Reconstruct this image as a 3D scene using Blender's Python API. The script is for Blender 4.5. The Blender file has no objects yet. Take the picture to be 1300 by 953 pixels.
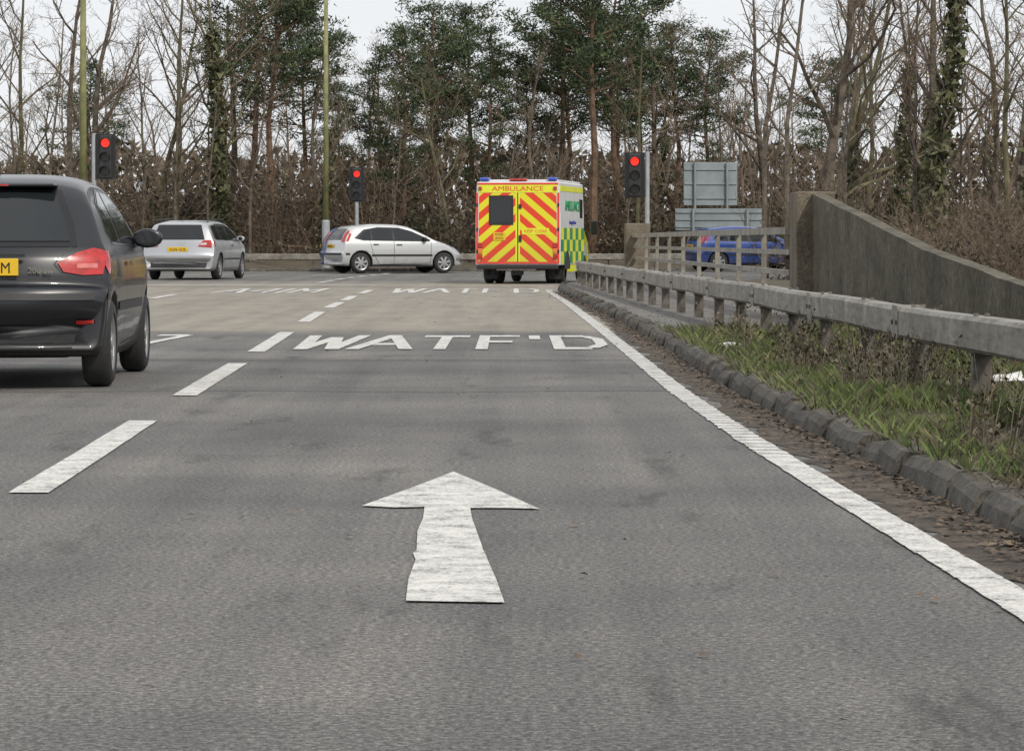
import bpy, bmesh, math, random
import mathutils
from mathutils import Vector, Matrix
from mathutils.bvhtree import BVHTree
R = random.Random(7)
scene = bpy.context.scene
COL = scene.collection
# ------------------------------------------------------------------ materials
def nmat(name):
    m = bpy.data.materials.new(name); m.use_nodes = True
    nt = m.node_tree; b = nt.nodes['Principled BSDF']
    return m, nt, b
def N(nt, t, **kw):
    n = nt.nodes.new(t)
    for k, v in kw.items(): setattr(n, k, v)
    return n
def ramp(nt, fac, stops):
    r = N(nt, 'ShaderNodeValToRGB')
    cr = r.color_ramp
    while len(cr.elements) < len(stops): cr.elements.new(0.5)
    for e, (p, c) in zip(cr.elements, stops):
        e.position = p; e.color = (c[0], c[1], c[2], 1)
    nt.links.new(fac, r.inputs[0]); return r.outputs[0]
def noise(nt, scale, detail=4, rough=.6, vscale=None, coord='Object'):
    tc = N(nt, 'ShaderNodeTexCoord'); n = N(nt, 'ShaderNodeTexNoise')
    n.inputs['Scale'].default_value = scale; n.inputs['Detail'].default_value = detail
    n.inputs['Roughness'].default_value = rough
    o = tc.outputs[coord]
    if vscale:
        mp = N(nt, 'ShaderNodeMapping'); mp.inputs['Scale'].default_value = vscale
        nt.links.new(o, mp.inputs[0]); o = mp.outputs[0]
    nt.links.new(o, n.inputs['Vector']); return n.outputs[0]
def mixc(nt, a, b, fac, mode='MIX'):
    m = N(nt, 'ShaderNodeMix', data_type='RGBA', blend_type=mode)
    def put(i, v):
        if hasattr(v, 'links'): nt.links.new(v, m.inputs[i])
        elif isinstance(v, (int, float)): m.inputs[i].default_value = v
        else: m.inputs[i].default_value = (v[0], v[1], v[2], 1)
    put(0, fac); put(6, a); put(7, b); return m.outputs[2]
def math_(nt, op, a, b=None, c=None):
    m = N(nt, 'ShaderNodeMath', operation=op)
    for i, v in enumerate((a, b, c)):
        if v is None: continue
        if hasattr(v, 'links'): nt.links.new(v, m.inputs[i])
        else: m.inputs[i].default_value = v
    return m.outputs[0]
def bump(nt, b, h, strength=.3, dist=.01):
    bp = N(nt, 'ShaderNodeBump'); bp.inputs['Strength'].default_value = strength
    bp.inputs['Distance'].default_value = dist
    nt.links.new(h, bp.inputs['Height']); nt.links.new(bp.outputs[0], b.inputs['Normal'])
def simple(name, col, rough=.6, metal=0, var=.25, scale=6, coat=0, bmp=0, det=4):
    m, nt, b = nmat(name)
    b.inputs['Roughness'].default_value = rough; b.inputs['Metallic'].default_value = metal
    b.inputs['Coat Weight'].default_value = coat; b.inputs['Coat Roughness'].default_value = .05
    if var > 0:
        f = noise(nt, scale, det)
        lo = [c*(1-var) for c in col]; hi = [min(1, c*(1+var)) for c in col]
        nt.links.new(ramp(nt, f, [(.3, lo), (.7, hi)]), b.inputs['Base Color'])
        if bmp: bump(nt, b, f, bmp, .01)
    else: b.inputs['Base Color'].default_value = (*col, 1)
    return m
def paint(name, col, metal=.0, dirt=(.1,.085,.065), coat=.7, cr=.08, dm=.75):
    m, nt, b = nmat(name)
    b.inputs['Metallic'].default_value = metal
    b.inputs['Coat Weight'].default_value = coat; b.inputs['Coat Roughness'].default_value = cr
    tc = N(nt, 'ShaderNodeTexCoord'); sp = N(nt, 'ShaderNodeSeparateXYZ')
    nt.links.new(tc.outputs['Object'], sp.inputs[0])
    nz = noise(nt, 5, 5)
    low = N(nt, 'ShaderNodeMapRange'); low.inputs[1].default_value = .55; low.inputs[2].default_value = .18
    low.inputs[3].default_value = 0; low.inputs[4].default_value = dm
    nt.links.new(sp.outputs[2], low.inputs[0])
    f = math_(nt, 'MULTIPLY', low.outputs[0], math_(nt, 'ADD', nz, .1))
    f = math_(nt, 'ADD', f, math_(nt, 'MULTIPLY', nz, .05))
    nt.links.new(mixc(nt, col, dirt, f), b.inputs['Base Color'])
    nt.links.new(math_(nt, 'ADD', math_(nt, 'MULTIPLY', f, .5), .3), b.inputs['Roughness'])
    return m

def asphalt():
    m, nt, b = nmat('asphalt')
    tc = N(nt, 'ShaderNodeTexCoord'); sp = N(nt, 'ShaderNodeSeparateXYZ')
    nt.links.new(tc.outputs['Object'], sp.inputs[0])
    agg = noise(nt, 52, 2, .7); agg2 = noise(nt, 140, 1, .8)
    big = noise(nt, .5, 5, .65); streak = noise(nt, 1, 3, .55, (2.2, .05, 1)); trans = noise(nt, 1, 2, .5, (.05, .35, 1))
    stain = noise(nt, 1, 5, .72, (2.6, .55, 1))
    base = ramp(nt, agg, [(.32, (.052, .05, .05)), (.5, (.124, .12, .116)), (.68, (.235, .226, .215))])
    sp2 = ramp(nt, agg2, [(.3, (.45, .45, .45)), (.7, (1.55, 1.55, 1.55))])
    base = mixc(nt, base, sp2, .95, 'MULTIPLY')
    s = ramp(nt, streak, [(.3, (.72, .72, .73)), (.7, (1.24, 1.22, 1.19))])
    base = mixc(nt, base, s, .9, 'MULTIPLY')
    s = ramp(nt, big, [(.3, (.72, .72, .73)), (.7, (1.24, 1.22, 1.17))])
    base = mixc(nt, base, s, .9, 'MULTIPLY')
    s = ramp(nt, trans, [(.4, (.84, .84, .85)), (.56, (1.14, 1.14, 1.12))])
    base = mixc(nt, base, s, .7, 'MULTIPLY')
    s = ramp(nt, stain, [(.32, (.45, .44, .43)), (.43, (1, 1, 1)), (.64, (1, 1, 1)), (.72, (1.3, 1.26, 1.18))])
    base = mixc(nt, base, s, .8, 'MULTIPLY')
    yy = math_(nt, 'ADD', sp.outputs[1], math_(nt, 'MULTIPLY', big, 2.5))
    mr = N(nt, 'ShaderNodeMapRange', interpolation_type='SMOOTHSTEP'); nt.links.new(yy, mr.inputs[0])
    mr.inputs[1].default_value = 33.6; mr.inputs[2].default_value = 36.4
    mr2 = N(nt, 'ShaderNodeMapRange', interpolation_type='SMOOTHSTEP'); nt.links.new(yy, mr2.inputs[0])
    mr2.inputs[1].default_value = 80; mr2.inputs[2].default_value = 70
    f = math_(nt, 'MULTIPLY', mr.outputs[0], mr2.outputs[0])
    f = math_(nt, 'MULTIPLY', f, math_(nt, 'ADD', math_(nt, 'MULTIPLY', streak, 1.0), .3))
    tan = ramp(nt, agg, [(.3, (.2, .178, .14)), (.7, (.4, .36, .295))])
    tan = mixc(nt, tan, ramp(nt, stain, [(.3, (.7, .7, .7)), (.6, (1.05, 1.05, 1.05))]), .8, 'MULTIPLY')
    base = mixc(nt, base, tan, f)
    nt.links.new(base, b.inputs['Base Color'])
    b.inputs['Roughness'].default_value = .82
    bump(nt, b, agg, .7, .012)
    return m
M = {}
M['asphalt'] = asphalt()
def marking():
    m, nt, b = nmat('road_paint')
    n1 = noise(nt, 7, 7, .75); n2 = noise(nt, 90, 2, .7)
    f = math_(nt, 'ADD', math_(nt, 'MULTIPLY', n1, .55), math_(nt, 'MULTIPLY', n2, .45))
    nt.links.new(ramp(nt, f, [(.4, (.14, .135, .13)), (.46, (.46, .45, .42)), (.57, (.7, .68, .64))]), b.inputs['Base Color'])
    b.inputs['Roughness'].default_value = .7; bump(nt, b, n2, .3, .004); return m
M['mark'] = marking()
def dirtym():
    m, nt, b = nmat('gutter_dirt')
    n1 = noise(nt, 5, 6, .75); n2 = noise(nt, 70, 2, .8)
    c = ramp(nt, n1, [(.35, (.028, .022, .017)), (.5, (.075, .06, .044)), (.65, (.15, .125, .095))])
    c = mixc(nt, c, ramp(nt, n2, [(.3, (.5, .5, .5)), (.7, (1.4, 1.35, 1.3))]), .9, 'MULTIPLY')
    nt.links.new(c, b.inputs['Base Color']); b.inputs['Roughness'].default_value = .9; bump(nt, b, n2, .6, .02); return m
M['dirt'] = dirtym()
def conc(name, a, bb, c, s=3, fine=45, bst=.4):
    m, nt, b = nmat(name)
    n1 = noise(nt, s, 6, .7); n2 = noise(nt, fine, 3, .7)
    col = ramp(nt, n1, [(.3, a), (.5, bb), (.72, c)])
    col = mixc(nt, col, ramp(nt, n2, [(.3, (.5, .5, .5)), (.7, (1.45, 1.45, 1.45))]), .9, 'MULTIPLY')
    nt.links.new(col, b.inputs['Base Color']); b.inputs['Roughness'].default_value = .92; bump(nt, b, n2, bst, .015); return m
M['kerb'] = conc('kerb_concrete', (.036, .031, .024), (.082, .073, .061), (.16, .147, .122))
M['conc'] = conc('weathered_concrete', (.085, .066, .045), (.14, .115, .082), (.205, .175, .132), 2)
M['concdark'] = conc('algae_stained_concrete', (.045, .04, .025), (.095, .083, .056), (.155, .137, .098), 1.8, 14, 1)
M['pave'] = conc('footway_asphalt', (.1, .095, .088), (.16, .15, .14), (.22, .21, .19), 1.2)
M['soil'] = conc('soil', (.03, .025, .014), (.062, .052, .028), (.095, .085, .045), 3)
M['wood_floor'] = conc('woodland_floor', (.035, .028, .017), (.08, .063, .04), (.12, .1, .055), 1)
def galv():
    m, nt, b = nmat('galvanised_steel')
    n1 = noise(nt, 3, 5, .7); n2 = noise(nt, 1, 4, .7, (6, 5, 26))
    c = ramp(nt, n1, [(.3, (.15, .135, .112)), (.5, (.25, .235, .205)), (.7, (.35, .335, .305))])
    c = mixc(nt, c, ramp(nt, n2, [(.32, (.55, .5, .42)), (.58, (1.1, 1.1, 1.1))]), .85, 'MULTIPLY')
    nt.links.new(c, b.inputs['Base Color']); b.inputs['Metallic'].default_value = .25; b.inputs['Roughness'].default_value = .58; return m
M['galv'] = galv()
M['galvp'] = simple('weathered_steel_post', (.15, .135, .115), .45, .55, .55, 9)
M['rail'] = simple('parapet_steel', (.26, .24, .205), .6, .2, .4, 3)
M['rubber'] = simple('tyre_rubber', (.022, .022, .022), .8, 0, .2, 20)
M['black'] = simple('black_plastic', (.02, .02, .021), .55, 0, .2, 8)
M['blackg'] = simple('black_gloss', (.012, .012, .014), .25, 0, .1, 8)
M['alloy'] = simple('alloy_wheel', (.4, .4, .4), .4, .6, .15, 8)
M['chrome'] = simple('chrome', (.75, .75, .75), .2, 1, .02, 8)
M['glass'] = simple('tinted_glass', (.015, .018, .02), .04, 0, .1, 2, coat=.2)
M['redlens'] = simple('red_lens', (.42, .012, .01), .2, 0, .35, 22, coat=.8)
M['pinklens'] = simple('pink_lens', (.58, .16, .14), .2, 0, .15, 25, coat=.8)
M['clear'] = simple('clear_lens', (.6, .6, .6), .12, .2, .15, 20, coat=1)
M['orange'] = simple('amber_lens', (.7, .2, .02), .2, 0, .1, 9, coat=1)
M['yplate'] = simple('yellow_plate', (.72, .46, .02), .4, 0, .05, 9)
M['wht'] = simple('white_panel', (.66, .67, .67), .35, 0, .08, 2, coat=.4)
M['yel'] = simple('fluorescent_yellow', (.72, .74, .03), .4, 0, .08, 3, coat=.2)
M['grn'] = simple('ambulance_green', (.01, .25, .09), .4, 0, .08, 3, coat=.2)
M['red'] = simple('reflective_red', (.72, .05, .02), .4, 0, .08, 3, coat=.2)
M['blue'] = simple('blue_lens', (.02, .06, .4), .2, 0, .1, 9, coat=1)
M['pdark'] = paint('dark_grey_metallic_paint', (.008, .009, .012), 0, (.035, .031, .027), .35, .04, .5)
M['psilver'] = paint('silver_paint', (.46, .47, .49), .45)
M['psilver2'] = paint('pale_silver_paint', (.56, .57, .57), .3)
M['pblue'] = paint('blue_paint', (.012, .05, .24), .2)
M['pole'] = simple('galvanised_pole', (.3, .31, .3), .5, .3, .2, 5)
M['polelichen'] = simple('lichen_covered_pole', (.23, .23, .1), .8, 0, .35, 2.5)
M['polegrey'] = simple('grey_pole', (.33, .35, .36), .6, .1, .2, 4)
M['signback'] = simple('aluminium_sign_back', (.25, .285, .295), .5, .3, .18, 1.5)
M['bark'] = simple('bark', (.11, .09, .068), .95, 0, .55, 5, det=2)
M['barkgreen'] = simple('mossy_bark', (.11, .1, .055), .95, 0, .5, 3, det=2)
M['twig'] = simple('twigs', (.15, .108, .075), .95, 0, .4, .8, det=1)
M['twigd'] = simple('far_twigs', (.155, .118, .088), .95, 0, .4, .35, det=1)
M['pinebark'] = simple('pine_bark', (.15, .095, .06), .95, 0, .45, 3, det=2)
M['litter'] = simple('litter_plastic', (.6, .6, .58), .5, 0, .2, 20)
def leaf(name, a, b_, c, s=1.3):
    m, nt, b = nmat(name)
    n1 = noise(nt, s, 2, .6)
    geo = N(nt, 'ShaderNodeNewGeometry')
    col = ramp(nt, n1, [(.32, a), (.5, b_), (.68, c)])
    col = mixc(nt, col, ramp(nt, geo.outputs['Random Per Island'], [(0, (.5, .5, .5)), (1, (1.5, 1.5, 1.45))]), .9, 'MULTIPLY')
    nt.links.new(col, b.inputs['Base Color']); b.inputs['Roughness'].default_value = .7
    return m
M['needle'] = leaf('pine_needles', (.025, .043, .018), (.052, .078, .03), (.1, .12, .05))
M['ivy'] = leaf('ivy_leaves', (.045, .05, .02), (.085, .088, .04), (.13, .125, .06), 2.5)
M['scrub'] = leaf('scrub_leaves', (.04, .032, .019), (.09, .07, .045), (.15, .115, .075), .7)
M['scrubg'] = leaf('evergreen_scrub', (.022, .033, .013), (.045, .056, .024), (.085, .085, .038), .9)
M['grass'] = leaf('grass_blades', (.06, .085, .022), (.1, .135, .037), (.17, .185, .075), 2.2)
M['drygrass'] = leaf('dry_stalks', (.05, .04, .028), (.09, .074, .047), (.16, .13, .08), 4)
M['deadleaf'] = leaf('dead_leaves', (.04, .026, .016), (.085, .055, .032), (.15, .105, .065), 9)
def emis(name, col, s):
    m, nt, b = nmat(name); b.inputs['Base Color'].default_value = (*col, 1)
    b.inputs['Emission Color'].default_value = (*col, 1); b.inputs['Emission Strength'].default_value = s; return m
M['redlit'] = emis('lit_red_signal', (1, .035, .02), 1.0)
M['lensoff'] = simple('unlit_lens', (.03, .03, .028), .3, 0, .1, 9)
def chevron():
    m, nt, b = nmat('red_yellow_chevrons')
    tc = N(nt, 'ShaderNodeTexCoord'); sp = N(nt, 'ShaderNodeSeparateXYZ'); nt.links.new(tc.outputs['Object'], sp.inputs[0])
    u = math_(nt, 'ABSOLUTE', sp.outputs[0])
    v = math_(nt, 'ADD', math_(nt, 'MULTIPLY', u, .85), sp.outputs[2])
    fr = math_(nt, 'FRACT', math_(nt, 'MULTIPLY', v, 2.75))
    f = math_(nt, 'LESS_THAN', fr, .5)
    c = mixc(nt, (.72, .68, .02), (.72, .05, .02), f)
    low = N(nt, 'ShaderNodeMapRange'); low.inputs[1].default_value = 1.2; low.inputs[2].default_value = .4
    low.inputs[3].default_value = .05; low.inputs[4].default_value = .5
    nt.links.new(sp.outputs[2], low.inputs[0])
    c = mixc(nt, c, (.16, .12, .07), math_(nt, 'MULTIPLY', low.outputs[0], noise(nt, 3, 6, .7)))
    nt.links.new(c, b.inputs['Base Color'])
    b.inputs['Roughness'].default_value = .4; return m
M['chev'] = chevron()

# ------------------------------------------------------------------ mesh helpers
def mk(name, V, F, mat, parent=None, smooth=False, mats=None, mi=None):
    me = bpy.data.meshes.new(name); me.from_pydata([tuple(v) for v in V], [], F); me.update()
    for mm in (mats or [mat]): me.materials.append(mm)
    if mi: me.polygons.foreach_set('material_index', mi)
    if smooth: me.polygons.foreach_set('use_smooth', [True]*len(me.polygons))
    o = bpy.data.objects.new(name, me); COL.objects.link(o)
    if parent: o.parent = parent
    return o
def empty(name, loc=(0, 0, 0), rz=0, sc=1):
    e = bpy.data.objects.new(name, None); COL.objects.link(e)
    e.location = loc; e.rotation_euler = (0, 0, rz); e.scale = (sc, sc, sc); e.empty_display_size = .3; return e
class G:
    def __init__(s): s.V = []; s.F = []
    def box(s, x0, x1, y0, y1, z0, z1):
        n = len(s.V)
        s.V += [(x0,y0,z0),(x1,y0,z0),(x1,y1,z0),(x0,y1,z0),(x0,y0,z1),(x1,y0,z1),(x1,y1,z1),(x0,y1,z1)]
        s.F += [tuple(n+i for i in f) for f in ((0,3,2,1),(4,5,6,7),(0,1,5,4),(1,2,6,5),(2,3,7,6),(3,0,4,7))]
    def poly(s, pts):
        n = len(s.V); s.V += list(pts); s.F.append(tuple(range(n, n+len(pts))))
    def tube(s, pts, rads, sides=6, cap=True):
        n0 = len(s.V); m = len(pts)
        for i, p in enumerate(pts):
            p = Vector(p)
            d = (Vector(pts[min(i+1, m-1)])-Vector(pts[max(i-1, 0)]))
            if d.length < 1e-9: d = Vector((0, 0, 1))
            d.normalize()
            a = Vector((1, 0, 0)) if abs(d.x) < .8 else Vector((0, 1, 0))
            u = d.cross(a).normalized(); w = d.cross(u)
            for k in range(sides):
                t = 2*math.pi*k/sides
                q = p+(u*math.cos(t)+w*math.sin(t))*rads[i]; s.V.append((q.x, q.y, q.z))
        for i in range(m-1):
            for k in range(sides):
                a = n0+i*sides+k; b = n0+i*sides+(k+1) % sides
                s.F.append((a, b, b+sides, a+sides))
        if cap:
            s.F.append(tuple(n0+k for k in range(sides))[::-1]); s.F.append(tuple(n0+(m-1)*sides+k for k in range(sides)))
    def cyl(s, c, axis, r, L, sides=16, r2=None):
        c = Vector(c); a = Vector(axis).normalized()
        s.tube([c-a*L/2, c+a*L/2], [r, r if r2 is None else r2], sides)
    def obj(s, name, mat, parent=None, smooth=False): return mk(name, s.V, s.F, mat, parent, smooth)
def bevel(o, w=.02, seg=2):
    m = o.modifiers.new('bevel', 'BEVEL'); m.width = w; m.segments = seg; m.limit_method = 'ANGLE'
    return o
def interp(tab, y):
    if y <= tab[0][0]: return tab[0][1]
    for (a, b), (c, d) in zip(tab, tab[1:]):
        if y <= c: return b+(d-b)*(y-a)/(c-a)
    return tab[-1][1]
def text(name, body, size, mat, parent, loc, rot, ext=.002, sx=1):
    cu = bpy.data.curves.new(name, 'FONT'); cu.body = body; cu.size = size; cu.extrude = ext
    cu.align_x = 'CENTER'; cu.align_y = 'CENTER'
    t = bpy.data.objects.new(name+'_c', cu); COL.objects.link(t)
    dg = bpy.context.evaluated_depsgraph_get()
    me = bpy.data.meshes.new_from_object(t.evaluated_get(dg)); bpy.data.objects.remove(t)
    me.materials.clear(); me.materials.append(mat)
    o = bpy.data.objects.new(name, me); COL.objects.link(o); o.parent = parent
    o.location = loc; o.rotation_euler = rot; o.scale = (sx, 1, 1); return o

# ------------------------------------------------------------------ ground, road
KERB = [(-10, 2.0), (4, 1.78), (10.2, 1.64), (13.2, 1.57), (16.6, 1.47), (21, 1.42), (27, 1.40), (35.6, 1.32), (47.3, 1.15), (56, .98), (62, .9), (65, 1.0), (67.5, 1.5), (69.5, 2.4), (70.5, 3.6), (71, 6), (71, 90)]
kx = lambda y: interp(KERB[:11], y)
def far_edge(x): return 100 + max(0, x-3)*1.15 if x < 25 else 125.3
xs = [-3000, -800, -200, -80, -50]+[-40+2.5*i for i in range(33)]+[50, 80, 200, 800, 3000]
ys = [-60, -20, 0, 40, 80, 95, 100, 104, 108, 112, 116, 120, 125, 130, 140, 155, 170, 190, 220, 400, 1000, 4000]
V = []; F = []
for y in ys:
    for x in xs:
        e = y-(far_edge(x)+3)
        z = -.02 + (min(1.3, max(0, e)*.05) if e > 0 else 0) + (R.uniform(-.1, .15) if 4 < e < 80 else 0)
        V.append((x, y, z))
nx = len(xs)
for j in range(len(ys)-1):
    for i in range(nx-1):
        F.append((j*nx+i, j*nx+i+1, (j+1)*nx+i+1, (j+1)*nx+i))
mk('ground', V, F, M['wood_floor'], smooth=True)
g = G(); yy = [-10+i*2.5 for i in range(30)]+[64.9]
yy = [y for y in yy if y < 62]+[62]
for a, b in zip(yy, yy[1:]): g.poly([(-45, a, 0), (kx(a), a, 0), (kx(b), b, 0), (-45, b, 0)])
g.poly([(-45, 62, 0), (.9, 62, 0), (1.0, 65, 0), (-45, 65, 0)])
g.poly([(-45, 65, 0), (1.0, 65, 0), (1.5, 67.5, 0), (-45, 67.5, 0)])
g.poly([(-45, 67.5, 0), (1.5, 67.5, 0), (2.4, 69.5, 0), (3.6, 70.5, 0), (6, 71, 0), (90, 71, 0), (90, 72, 0), (-90, 72, 0), (-90, 67.5, 0)])
fx = [-90, -40, -20, 0, 3, 6, 9, 12, 18, 25, 90]
g.poly([(-90, 72, 0), (90, 72, 0)]+[(x, far_edge(x), 0) for x in reversed(fx)])
g.obj('road', M['asphalt'])
path = [Vector((x, y, 0)) for y, x in KERB]
def resample(path, step):
    tot = 0
    cum = [0]
    for a, b in zip(path, path[1:]): tot += (b-a).length; cum.append(tot)
    n = int(tot/step); res = []
    for i in range(n+1):
        s = i*step
        for k in range(len(path)-1):
            if s <= cum[k+1]:
                t = (s-cum[k])/(cum[k+1]-cum[k]); res.append(path[k].lerp(path[k+1], t)); break
    return res
def kerbline(name, path, side=1, step=.62):
    g = G(); pts = resample(path, step)
    for a, b in zip(pts, pts[1:]):
        d = (b-a).normalized(); n = Vector((d.y, -d.x, 0))*side
        a2 = a+d*R.uniform(.008, .025); b2 = b-d*R.uniform(.008, .02)
        j = R.uniform(-.018, .018); j2 = j+R.uniform(-.018, .018); h = .112+R.uniform(-.018, .012); h2 = h+R.uniform(-.018, .018)
        prof = [(0, -.01), (.02, h-.045), (.055, h-.008), (.15, h)]
        n0 = len(g.V)
        for p, hh, jj in ((a2, h, j), (b2, h2, j2)):
            for o, z in prof+[(.15, -.01)]:
                q = p+n*(o+jj); g.V.append((q.x, q.y, z+(hh-h if z > 0 else 0)))
        for k in range(4): g.F.append((n0+k, n0+k+1, n0+5+k+1, n0+5+k))
        g.F.append((n0, n0+1, n0+2, n0+3, n0+4)); g.F.append((n0+5, n0+6, n0+7, n0+8, n0+9))
    return g.obj(name, M['kerb'])
kerbline('kerb', path)
kerbline('kerb', [Vector((x, far_edge(x), 0)) for x in [-60, -40, -20, 0, 3, 6, 12, 25]], -1, .9)
def nz(x, y, s): return mathutils.noise.noise(Vector((x*s, y*s, 3.3)))
V = []; F = []; ny = 90; nxv = 14
for j in range(ny+1):
    y = -10+41*j/ny
    for i in range(nxv+1):
        u = i/nxv; x = kx(y)+.14+(u**1.6)*(12-kx(y)); e = min(1, u*6)
        V.append((x, y, .1+e*.035*(nz(x, y, 1.3)+.4*nz(x, y, 4))-.012*(1-e)*R.random()))
for j in range(ny):
    for i in range(nxv):
        a = j*(nxv+1)+i; F.append((a, a+1, a+nxv+2, a+nxv+1))
mk('verge', V, F, M['soil'], smooth=True)
g = G(); ya = [31, 35.6, 41, 47.3, 52, 56, 60, 62]
for a, b in zip(ya, ya[1:]): g.poly([(kx(a)+.14, a, .104), (3.6, a, .104), (3.6, b, .104), (kx(b)+.14, b, .104)])
g.poly([(1.04, 62, .104), (3.6, 62, .104), (3.7, 70.3, .104), (2.5, 69.4, .104), (1.62, 67.4, .104), (1.14, 65, .104)])
g.obj('footway', M['pave'])
g = G(); g.poly([(3.6, 31, .09), (60, 31, .09), (60, 71, .09), (6, 70.9, .09), (3.7, 70.3, .09), (3.6, 62, .09)])
g.obj('embankment', M['wood_floor'])
g = G(); y = 4.0; prev = None
while y < 60:
    wd = .19+.17*R.random()-(.09 if y > 35 else 0)
    p = ((kx(y)-wd, y, .003), (kx(y)+.01, y, .003))
    if prev: g.poly([prev[0], prev[1], p[1], p[0]])
    prev = p; y += .12+.012*y*.4
g.obj('gutter_dirt', M['dirt'])
g = G()
for i in range(6500):
    y = 5+55*R.random()**1.6; x = kx(y)-abs(R.gauss(0, .1))
    if R.random() < .16: x = kx(y)+R.uniform(0, .6)
    if R.random() < .03: x = R.uniform(-2, 1.3)
    z = .008 if x < kx(y) else .125
    s = R.uniform(.006, .024); a = R.random()*6.28
    g.poly([(x+s*math.cos(a+t), y+s*1.4*math.sin(a+t), z+R.uniform(0, .014)) for t in (0, 1.7, 3.6)])
g.obj('leaf_litter', M['deadleaf'])

# ------------------------------------------------------------------ markings
ZM = .006
LL = [(5, -1.68), (12, -1.855), (17, -1.985), (25, -2.17), (34, -2.4), (43, -2.62), (55, -2.78), (70, -2.8)]
lx = lambda y: interp(LL, y)
def dash(g, x0f, ya, yb, w, jit=.003):
    n = max(2, int((yb-ya)/.35)); pts = [ya+(yb-ya)*i/n for i in range(n+1)]
    l = [(x0f(y)-w/2+R.uniform(-jit, jit), y, ZM) for y in pts]; r = [(x0f(y)+w/2+R.uniform(-jit, jit), y, ZM) for y in pts]
    for i in range(n): g.poly([l[i], r[i], r[i+1], l[i+1]])
g = G()
for a, b in ((12.1, 16.95), (19.7, 24.9), (27.5, 33.4), (37.6, 43), (45.6, 49.7), (51.3, 55.4), (58, 62)):
    dash(g, lx, a, b, .155)
for a, b in ((4, 9.2), (12, 17), (20, 25), (28, 33), (38, 43), (46, 50), (53, 57)):
    dash(g, lambda y: lx(y)-3.3, a, b, .15)
g.obj('lane_line', M['mark'])
EL = [(4, 1.46), (8.4, 1.36), (12, 1.25), (15.6, 1.15), (20.5, 1.07), (34.6, .985), (50, .86), (60, .72)]
g = G(); y = 4
while y < 62:
    L = .24
    dash(g, lambda q: interp(EL, q), y, y+L-(.0 if y < 14 else .03), .135, .0035 if y < 14 else .008); y += L
g.obj('edge_line', M['mark'])
g = G()
g.poly([(-.245, 13.2, ZM), (-.39, 12.35, ZM), (-.548, 11.5, ZM), (-.42, 11.42, ZM), (-.318, 11.45, ZM), (-.151, 11.4, ZM), (-.02, 11.4, ZM), (.1, 11.36, ZM), (-.07, 12.3, ZM)])
lf = [(-.318, 11.45), (-.31, 11.0), (-.315, 10.5), (-.305, 10.1), (-.298, 9.85), (-.306, 9.75), (-.292, 9.55), (-.296, 9.0), (-.285, 8.46)]
rt = [(-.151, 11.4), (-.14, 11.0), (-.118, 10.5), (-.1, 10.1), (-.09, 9.85), (-.083, 9.75), (-.074, 9.55), (-.045, 9.0), (-.02, 8.42)]
for i in range(8): g.poly([(*lf[i], ZM), (*lf[i+1], ZM), (*rt[i+1], ZM), (*rt[i], ZM)])
g.obj('road_arrow_marking', M['mark'])
LET = {
 'W': [((0, 1), (.22, 0)), ((.22, 0), (.5, .85)), ((.5, .85), (.78, 0)), ((.78, 0), (1, 1))],
 'A': [((0, 0), (.5, 1)), ((.5, 1), (1, 0)), ((.2, .35), (.8, .35))],
 'T': [((0, .93), (1, .93)), ((.5, 0), (.5, .9))],
 'F': [((.07, 0), (.07, 1)), ((.1, .93), (1, .93)), ((.1, .5), (.8, .5))],
 'D': [((.07, 0), (.07, 1)), ((.1, .93), (.7, .93)), ((.7, .93), (.95, .7)), ((.95, .7), (.95, .3)), ((.95, .3), (.7, .07)), ((.7, .07), (.1, .07))],
 "'": [((.5, .7), (.5, 1))],
 '4': [((.75, 0), (.75, 1)), ((.75, 1), (0, .3)), ((0, .3), (1, .3))],
 '1': [((.5, 0), (.5, 1))],
 '7': [((0, .93), (1, .93)), ((1, .93), (.35, 0))],
 'M': [((.05, 0), (.05, 1)), ((.05, 1), (.5, .35)), ((.5, .35), (.95, 1)), ((.95, 1), (.95, 0))],
}
def word(g, items, y0, y1, th):
    k = 0
    for ch, xa, xb in items:
        for (u0, v0), (u1, v1) in LET[ch]:
            p = Vector((xa+(xb-xa)*u0, y0+(y1-y0)*v0, 0)); q = Vector((xa+(xb-xa)*u1, y0+(y1-y0)*v1, 0))
            z = ZM+.0006*(k % 6); k += 1
            if abs((q-p).y) < .15*(y1-y0):
                h = th*5; g.poly([(p.x, p.y-h, z), (q.x, q.y-h, z), (q.x, q.y+h, z), (p.x, p.y+h, z)])
            else:
                h = th*(1.0 if abs((q-p).x) < .02 else 1.15)
                g.poly([(p.x-h, p.y, z), (p.x+h, p.y, z), (q.x+h, q.y, z), (q.x-h, q.y, z)])
g = G()
word(g, [('W', -2.0, -1.5), ('A', -1.43, -.95), ('T', -.88, -.42), ('F', -.3, .08), ("'", .15, .3), ('D', .4, .86)], 28.1, 32.2, .055)
g.obj('road_lettering', M['mark'])
g = G(); word(g, [('7', -3.62, -3.32)], 28.5, 32.6, .05); g.obj('road_lettering', M['mark'])
g = G(); word(g, [('W', -2.3, -1.75), ('A', -1.65, -1.2), ('T', -1.1, -.7), ('F', -.55, -.15), ('D', .05, .5)], 58.5, 64, .05)
word(g, [('A', -5.6, -5.1), ('4', -5.0, -4.55), ('1', -4.5, -4.3), ('M', -4.2, -3.7)], 58.5, 64, .05)
g.obj('road_lettering', M['mark'])
g = G()
g.poly([(-9.5, 68.5, ZM), (-3, 68.5, ZM), (-3, 69.0, ZM), (-9.5, 69.0, ZM)])
for i in range(7):
    a = 73+i*3.2; x = -4.6+.02*i*i; g.poly([(x, a, ZM), (x+.2, a, ZM), (x+.3, a+1.7, ZM), (x+.1, a+1.7, ZM)])
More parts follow.
